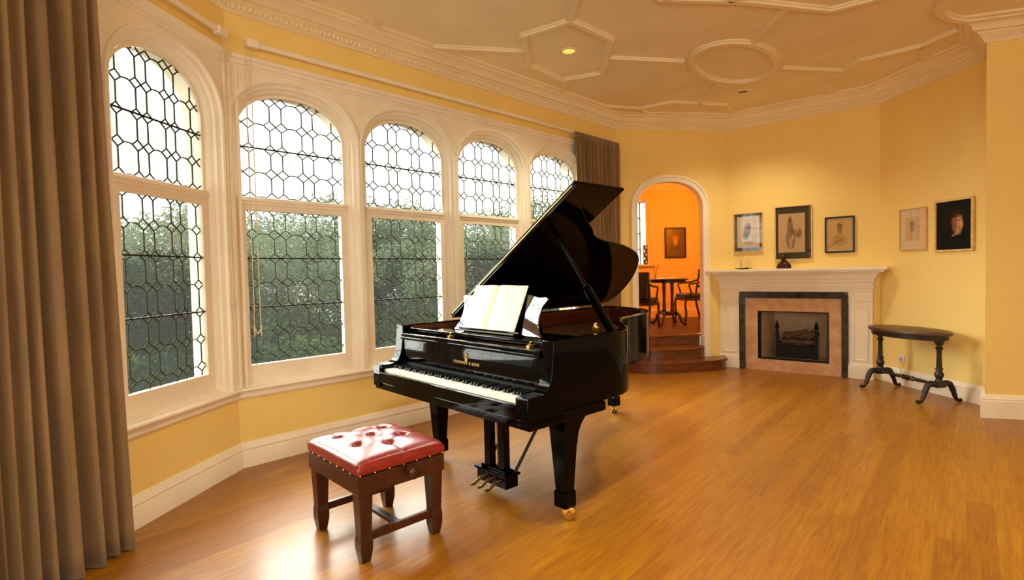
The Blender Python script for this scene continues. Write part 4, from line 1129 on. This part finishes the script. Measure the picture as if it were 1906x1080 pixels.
# open score on the desk
bk = empty('music_book', (-3.39,2.02,0), PA); tag(bk, 'open music score leaning on the piano music desk', 'book')
bk.location = pn.matrix_basis @ Vector((.785,.41,.985)) if False else Vector((-3.39+(.785*cos(PA)-.392*sin(PA)), 2.02+.785*sin(PA)+.392*cos(PA), .988))
def bookT(p):    # x across, y thickness (towards the reader negative), z up the page
    return Vector((p[0], p[2]*sin(TB)+p[1]*cos(TB), p[2]*cos(TB)-p[1]*sin(TB)))
TB = radians(25)
M['score'] = None
def scoremat():
    q = NT('printed_score'); b = q.n('ShaderNodeBsdfPrincipled'); b.inputs['Roughness'].default_value = .7
    tc = q.n('ShaderNodeTexCoord'); sx = q.n('ShaderNodeSeparateXYZ'); q.l(tc, 'Generated', sx, 0)
    # staff lines: fine stripes gated by broad stripes, with note-like noise
    m1 = q.n('ShaderNodeMath', operation='MULTIPLY'); m1.inputs[1].default_value = 13*2*pi; q.l(sx, 'Z', m1, 0)
    s1 = q.n('ShaderNodeMath', operation='SINE'); q.l(m1, 0, s1, 0)
    g1 = q.n('ShaderNodeMath', operation='GREATER_THAN'); g1.inputs[1].default_value = .1; q.l(s1, 0, g1, 0)
    nz = q.n('ShaderNodeTexNoise'); nz.inputs['Scale'].default_value = 60; q.l(tc, 'Generated', nz, 0)
    g2 = q.n('ShaderNodeMapRange'); g2.inputs[1].default_value = .5; g2.inputs[2].default_value = .66; q.l(nz, 'Fac', g2, 0)
    mm = q.n('ShaderNodeMath', operation='MULTIPLY'); q.l(g1, 0, mm, 0); q.l(g2, 0, mm, 1)
    m2 = q.n('ShaderNodeMath', operation='MULTIPLY'); m2.inputs[1].default_value = .55; q.l(mm, 0, m2, 0)
    mx = q.n('ShaderNodeMix', data_type='RGBA'); mx.inputs[6].default_value = lin((252,238,214)); mx.inputs[7].default_value = lin((150,130,110))
    q.l(m2, 0, mx, 0); q.l(mx, 2, b, 'Base Color'); q.l(b, 0, q.out, 0); return q.m
M['score'] = scoremat()
def pagecurve(sgn, off):
    return [(sgn*x, -y-off) for x,y in ((0,.004),(.02,.016),(.06,.020),(.14,.014),(.255,.004))]
for sgn, nm in ((-1,'left_pages'),(1,'right_pages')):
    mb = MB(bookT); H_ = .325
    f = pagecurve(sgn, 0); back = [(sgn*.255,0),(0,0)]
    pts = f + back
    n = len(pts); vs = [(x,y,0) for x,y in pts] + [(x,y,H_) for x,y in pts]
    mb.add(vs, [tuple(range(n)), tuple(range(2*n-1,n-1,-1))] + [(i,(i+1)%n,n+(i+1)%n,n+i) for i in range(n)])
    mb.build(nm, M['score'] if sgn == 1 else M['paper'], bk, smooth=50)
mb = MB(bookT); mb.box(-.26,.26,.0,.004,-.001,.329); mb.build('cover', M['paper'], bk)

# ------------------------------------------------------------------ stool
SA = -.0443
sc0 = V2(-2.284,1.261); sxd = V2(cos(SA),sin(SA)); syd = V2(-sin(SA),cos(SA))
BWd, BDp = .572, .493
cen = sc0 - sxd*(BWd/2) + syd*(BDp/2)
sl = empty('piano_stool', (cen.x,cen.y,0), SA); tag(sl, 'adjustable piano stool with buttoned red leather seat and dark wooden legs', 'stool')
hx, hy = BWd/2, BDp/2
mb = MB(); mb.box(-hx,hx,-hy,hy,.337,.424); bx = mb.build('box_frame', M['stoolwood'], sl, bevel=.004)
mb = MB(); mb.box(-hx+.004,hx-.004,-hy+.004,hy-.004,.424,.438); mb.build('top_tray', M['keyblack'], sl)
# cushion
NX, NY = 72, 60
cxh, cyh = .288, .2485
btn = [(.286-l, -.2465+d) for l,d in ((.474,.15),(.264,.15),(.555,.272),(.36,.276),(.172,.28),(.463,.405),(.265,.403))]
btn = [(.19-.0-.0, 0)] and [(-.19,-.10),(.02,-.10),(-.27,.025),(-.075,.03),(.112,.032),(-.18,.155),(.02,.155)]
btn = [(x+.035, y-.02) for x,y in btn]
def hcush(x, y):
    ex = 1-abs(x/cxh)**8; ey_ = 1-abs(y/cyh)**8
    e = max(0,min(ex,1))*max(0,min(ey_,1))
    h = .030 + .036*max(0,e)**.3 + .022*(1-(x/cxh)**2)*(1-(y/cyh)**2)
    for (bx_,by_) in btn:
        r2 = (x-bx_)**2+(y-by_)**2
        h -= .024*math.exp(-r2/(2*.017**2)) + .008*math.exp(-r2/(2*.05**2))
    # pleats running between neighbouring buttons
    for i in range(len(btn)):
        for j in range(i+1,len(btn)):
            ax,ay = btn[i]; cx2,cy2 = btn[j]; L = hypot(cx2-ax,cy2-ay)
            if L > .19: continue
            t = ((x-ax)*(cx2-ax)+(y-ay)*(cy2-ay))/L**2
            if 0 < t < 1:
                dd = abs((x-ax)*(cy2-ay)-(y-ay)*(cx2-ax))/L
                h -= .003*math.exp(-(dd/.014)**2)
    # pleats running out to the edges
    for (bx_,by_) in btn:
        for (dx,dy) in ((0,-1),(0,1),(-1,0),(1,0)):
            if dx == 0:
                if (dy < 0 and by_ > -.05) or (dy > 0 and by_ < .05): continue
                if (y-by_)*dy > 0: h -= .003*math.exp(-((x-bx_)/.012)**2)
            else:
                if abs(bx_) < .12: continue
                if (dx < 0) == (bx_ < 0) and (x-bx_)*dx > 0: h -= .003*math.exp(-((y-by_)/.012)**2)
    return h
vs = []; fs = []
for j in range(NY+1):
    y = -cyh + 2*cyh*j/NY
    for i in range(NX+1):
        x = -cxh + 2*cxh*i/NX
        vs.append((x, y, .436 + max(.0, hcush(x,y))))
for j in range(NY):
    for i in range(NX):
        fs.append((j*(NX+1)+i, j*(NX+1)+i+1, (j+1)*(NX+1)+i+1, (j+1)*(NX+1)+i))
mb = MB(); mb.add(vs, fs)
# skirt of the cushion down to the tray
edge = [(i,0) for i in range(NX+1)] + [(NX,j) for j in range(1,NY+1)] + [(i,NY) for i in range(NX-1,-1,-1)] + [(0,j) for j in range(NY-1,0,-1)]
ev = [vs[j*(NX+1)+i] for i,j in edge]; nE = len(ev)
mb.add([(x,y,z) for x,y,z in ev] + [(x*.997,y*.997,.434) for x,y,z in ev], [(k,(k+1)%nE,nE+(k+1)%nE,nE+k) for k in range(nE)])
cu_ = mb.build('seat_cushion', M['leather'], sl, smooth=60)
mb = MB()
for (x,y) in btn:
    mb.ball((x,y,.436+hcush(x,y)+.004), .010, 10, 6, (1,1,.5))
mb.build('leather_buttons', M['leather'], cu_, smooth=80)
# brass nails round the lower edge: each a small dome
nl = None; pos = []
for k in range(7): pos.append((hx+.001, -hy+.012+(BDp-.024)*k/6)); pos.append((-hx-.001, -hy+.012+(BDp-.024)*k/6))
for k in range(1,8): pos.append((-hx+(BWd)*k/8, -hy-.001))
for (x,y) in pos:
    if nl is None:
        mb = MB(); mb.ball((0,0,0), .0055, 8, 6); nl = mb.build('stud_nail', M['brass'], sl, smooth=80); o = nl
    else:
        o = nl.copy(); COL.objects.link(o); o.parent = sl
    o.location = (x,y,.431)
mb = MB(); mb.lathe([(.022,0),(.026,.004),(.012,.010),(.014,.02),(.03,.028),(.032,.038),(.02,.046)], (hx,.04,.385), 18, axis='x'); mb.build('height_knob', M['stoolwood'], sl, smooth=50)
for sx in (-1,1):
    for sy in (-1,1):
        x = sx*(hx-.044); y = sy*(hy-.044)
        mb = MB(); w = .036
        mb.frustum((x,y,.135),(.0285,.0285),(x,y,.337),(w,w))
        mb.frustum((x,y,.105),(.0325,.0325),(x,y,.135),(.0285,.0285)); mb.frustum((x,y,.06),(.0315,.0315),(x,y,.105),(.0325,.0325)); mb.frustum((x,y,.0),(.022,.022),(x,y,.06),(.0315,.0315))
        mb.build('leg', M['stoolwood'], sl, bevel=.003)
for sx in (-1,1):
    mb = MB(); mb.box(sx*(hx-.044)-.012,sx*(hx-.044)+.012,-hy+.07,hy-.07,.095,.135); mb.build('stretcher', M['stoolwood'], sl, bevel=.003)
mb = MB(); mb.box(-hx+.05,hx-.05,-.02,.02,.10,.122); mb.build('stretcher', M['stoolwood'], sl, bevel=.003)

# ------------------------------------------------------------------ garden outside
mb = MB(); NG = 24; vs = []; fs = []
rg = random.Random(5)
for j in range(NG+1):
    for i in range(NG+1):
        x = -4.6 - 40*(i/NG)**1.4; y = -22 + 60*j/NG
        vs.append((x, y, -1.3 - .03*(-x-4.6) + (rg.uniform(-.2,.2) if i > 0 else 0)))
for j in range(NG):
    for i in range(NG): fs.append((j*(NG+1)+i, j*(NG+1)+i+1, (j+1)*(NG+1)+i+1, (j+1)*(NG+1)+i))
mb.add(vs, fs); g = mb.build('garden_slope', M['soil'], clean=False, smooth=180); g['kind'] = 'structure'
def foliage(rnd, blobs, count, size, mb):
    tot = sum(b[3]**2 for b in blobs)
    for (x,y,z,r) in blobs:
        n = int(count*r*r/tot)
        for _ in range(n):
            # random point near the shell of the blob
            u = rnd.uniform(-1,1); a = rnd.uniform(0,2*pi); q = sqrt(1-u*u); rr = r*(rnd.uniform(.55,1.05))
            c = Vector((x+rr*q*cos(a), y+rr*q*sin(a), z+rr*u*.85))
            d = Vector((rnd.gauss(0,1),rnd.gauss(0,1),rnd.gauss(0,.7))).normalized(); e = d.orthogonal().normalized()
            if rnd.random() < .5: e = e.cross(d)
            s = size*rnd.uniform(.6,1.4)
            t = d*s; w = e*s*.42
            mb.add([c-t, c+w, c+t, c-w], [(0,1,2,3)])
def plant(name, seed, blobs, count, size, m, trunk):
    rnd = random.Random(seed); root = empty(name)
    mb = MB(); foliage(rnd, blobs, count, size, mb); mb.build('crown', M[m], root, clean=False)
    mb = MB()
    for (a,b,r0,r1) in trunk: mb.tube([a, Vector(a).lerp(Vector(b),.5)+Vector((rnd.uniform(-.05,.05),rnd.uniform(-.05,.05),0)), b], r0, 7, rads=[r0,(r0+r1)/2,r1])
    mb.build('trunk', M['bark'], root, smooth=60)
    return root
def blobset(rnd, n, R, H, z0, r):
    out = []
    for k in range(n):
        a = rnd.uniform(0,2*pi); q = R*sqrt(rnd.random()); z = z0 + H*rnd.random()
        out.append((q*cos(a), q*sin(a), z, r*rnd.uniform(.7,1.25)))
    return out
rb = random.Random(11)
protos = [
 plant('leafy_tree', 1, blobset(rb,16,1.5,3.2,1.8,.85), 20000, .048, 'leafdark', [((0,0,-.3),(0,0,3.4),.14,.05),((0,0,1.6),(.8,.3,3.0),.06,.03),((0,0,1.8),(-.7,-.4,3.2),.06,.03)]),
 plant('leafy_tree', 2, blobset(rb,18,1.7,3.4,1.6,.8), 20000, .050, 'leafmid', [((0,0,-.3),(.1,0,3.4),.15,.05),((0,0,1.5),(.9,-.3,2.9),.06,.03)]),
 plant('leafy_tree', 3, blobset(rb,14,1.3,3.8,1.6,.8), 18000, .048, 'leafhaze', [((0,0,-.3),(0,.1,4.0),.12,.04),((0,0,1.7),(.3,.7,3.2),.05,.03)]),
 plant('garden_shrub', 4, blobset(rb,12,1.0,.7,.45,.5), 14000, .036, 'leafmid', [((0,0,-.3),(.2,0,.8),.05,.02),((0,0,-.2),(-.3,.2,.8),.04,.02)]),
 plant('garden_shrub', 5, blobset(rb,12,1.1,.6,.4,.52), 14000, .037, 'leafdark', [((0,0,-.3),(.1,.2,.8),.05,.02),((0,0,-.2),(-.3,-.2,.7),.04,.02)]),
]
def pol(th, R): return (-sin(radians(th))*R, cos(radians(th))*R)
used = [0]*5
def place(k, th, R, z, s, label, cat, group, rz):
    x, y = pol(th, R)
    o = protos[k] if not used[k] else dup(protos[k], (0,0,0), 0)
    used[k] = 1
    o.location = (x,y,z); o.rotation_euler = (0,0,rz); o.scale = (s,s,s)
    tag(o, label, cat, group)
rp = random.Random(21)
win = lambda th: ('nearest' if th > 73 else 'second' if th > 61.5 else 'third' if th > 52 else 'fourth' if th > 46 else 'farthest')
# back row of trees
for i, th in enumerate([88, 82, 77, 72, 67.5, 63.5, 59.5, 56, 52.5, 49, 45.5, 42, 38]):
    k = [2,2,1,2,2,1,2,1,2,1,1,2,2][i]; R = [18,17,19,17,15,14,15,16,15,16,17,16,18][i]
    s = R/15*(.92 if th > 70 else 1.02)
    place(k, th, R, 1.37+R*(.068 if th > 73 else .092 if th > 60 else .086)-5.35*s, s, 'bushy green tree in the rear row outside the %s window of the bay' % win(th), 'tree', 'garden trees outside the %s window' % win(th), rp.uniform(0,6))
# middle row
for i, th in enumerate([85, 79, 74, 69.5, 65, 61, 57, 53, 49.5, 46, 42.5]):
    k = [1,0,2,1,2,1,0,2,1,0,2][i]; R = 11.5 + rp.uniform(-.8,.8); s = R/15*.98
    place(k, th, R, 1.37+R*.03-5.2*s + rp.uniform(-.15,.2), s, 'leafy green tree nearer the house outside the %s window of the bay' % win(th), 'tree', 'nearer garden trees outside the %s window' % win(th), rp.uniform(0,6))
# front shrubs
for i, th in enumerate([88, 83, 78, 73.5, 69, 65, 61, 57.5, 54, 50.5, 47.5, 44.5, 41]):
    k = 3 if i in (0,6) else 4; R = 8.2 + rp.uniform(-.5,.6); s = 1.15
    place(k, th, R, -1.25 + rp.uniform(-.1,.15), s, 'low dense shrub outside the %s window of the bay' % win(th), 'shrub', 'shrubs below the %s window' % win(th), rp.uniform(0,6))

for k in range(5):
    if not used[k]:
        for ch in list(protos[k].children): bpy.data.objects.remove(ch)
        bpy.data.objects.remove(protos[k])

# ------------------------------------------------------------------ light
w = bpy.data.worlds.new('overcast_sky'); scn.world = w; w.use_nodes = True
nt = w.node_tree; bg = nt.nodes['Background']
tcw = nt.nodes.new('ShaderNodeTexCoord'); sp_ = nt.nodes.new('ShaderNodeSeparateXYZ'); rmp = nt.nodes.new('ShaderNodeValToRGB')
nt.links.new(tcw.outputs['Generated'], sp_.inputs[0]); nt.links.new(sp_.outputs['Z'], rmp.inputs['Fac'])
rmp.color_ramp.elements[0].position = 0.0; rmp.color_ramp.elements[0].color = (1.0,1.0,.95,1)
rmp.color_ramp.elements[1].position = .6; rmp.color_ramp.elements[1].color = (.98,1.0,.98,1)
nt.links.new(rmp.outputs['Color'], bg.inputs['Color']); bg.inputs['Strength'].default_value = .53

def light(name, typ, loc, energy, color, **kw):
    d = bpy.data.lights.new(name, typ); d.energy = energy; d.color = color
    for k, v in kw.items(): setattr(d, k, v)
    o = bpy.data.objects.new(name, d); COL.objects.link(o); o.location = loc
    return o
# hazy low daylight from beyond the garden, through the bay windows
s = light('hazy_sun', 'SUN', (0,0,6), 7.0, (1.0,1.0,.92), angle=radians(80))
dirv = Vector((.90,.10,-.40)); s.rotation_euler = dirv.to_track_quat('-Z','Y').to_euler()
# added fill: unseen area lights set outside the added rear windows
def rear_fill_light(name, F, c, e, wd, ht):
    o = light(name, 'AREA', F((c,-.3,1.7)), e, (1.0,1.0,.88), shape='RECTANGLE', size=wd, size_y=ht)
    n = Vector((F.n.x,F.n.y,-.12)); o.rotation_euler = n.to_track_quat('-Z','Y').to_euler()
rear_fill_light('rear_fill', FB2, 1.6, 6, 1.1, 1.8); rear_fill_light('rear_fill', FB2, 3.1, 6, 1.1, 1.8)
rear_fill_light('rear_fill', FB3, 1.2, 12, 1.0, 1.8); rear_fill_light('rear_fill', FB3, 2.6, 13, 1.0, 1.8)
# spots at the visible downlights, plus unseen fill spots added without fixtures
for (x, y, e) in ((-3.225,4.10,40), (-2.575,6.57,40), (-1.15,3.3,62), (.75,4.3,22), (-.9,1.1,55)):
    light('downlight_and_fill_spot', 'SPOT', (x,y,ZC-.03), e, (1.0,.90,.64), spot_size=radians(125), spot_blend=1.0, shadow_soft_size=.09)
# incandescent lamp in the alcove
p = FDn(2.40,.50,2.6)
light('alcove_lamp', 'POINT', tuple(p), 17, (1.0,.34,.015), shadow_soft_size=.12)

# ------------------------------------------------------------------ camera
f = 1010.0; yaw, pitch, roll = .7789, -.0318, .0226
cd = bpy.data.cameras.new('camera'); cam = bpy.data.objects.new('camera', cd); COL.objects.link(cam); scn.camera = cam
cd.sensor_width = 36; cd.lens = 36*f/1906; cd.clip_start = .02; cd.clip_end = 200
fw0 = Vector((-sin(yaw),cos(yaw),0)); r0 = Vector((cos(yaw),sin(yaw),0)); u0 = Vector((0,0,1))
fw = fw0*cos(pitch)+u0*sin(pitch); u1 = u0*cos(pitch)-fw0*sin(pitch)
Rr = r0*cos(roll)-u1*sin(roll); Uu = u1*cos(roll)+r0*sin(roll)
m = Matrix((Rr, Uu, -fw)).transposed().to_4x4(); m.translation = Vector((0,0,1.37)); cam.matrix_world = m

scn.view_settings.view_transform = 'Standard'; scn.view_settings.look = 'None'; scn.view_settings.gamma = 1.0
scn.view_settings.exposure = 1.92; scn.view_settings.use_curve_mapping = False
scn.cycles.max_bounces = 10; scn.cycles.diffuse_bounces = 6; scn.cycles.glossy_bounces = 5; scn.cycles.transparent_max_bounces = 16
scn.cycles.caustics_reflective = False; scn.cycles.caustics_refractive = False; scn.cycles.sample_clamp_indirect = 6
scn.cycles.use_denoising = True
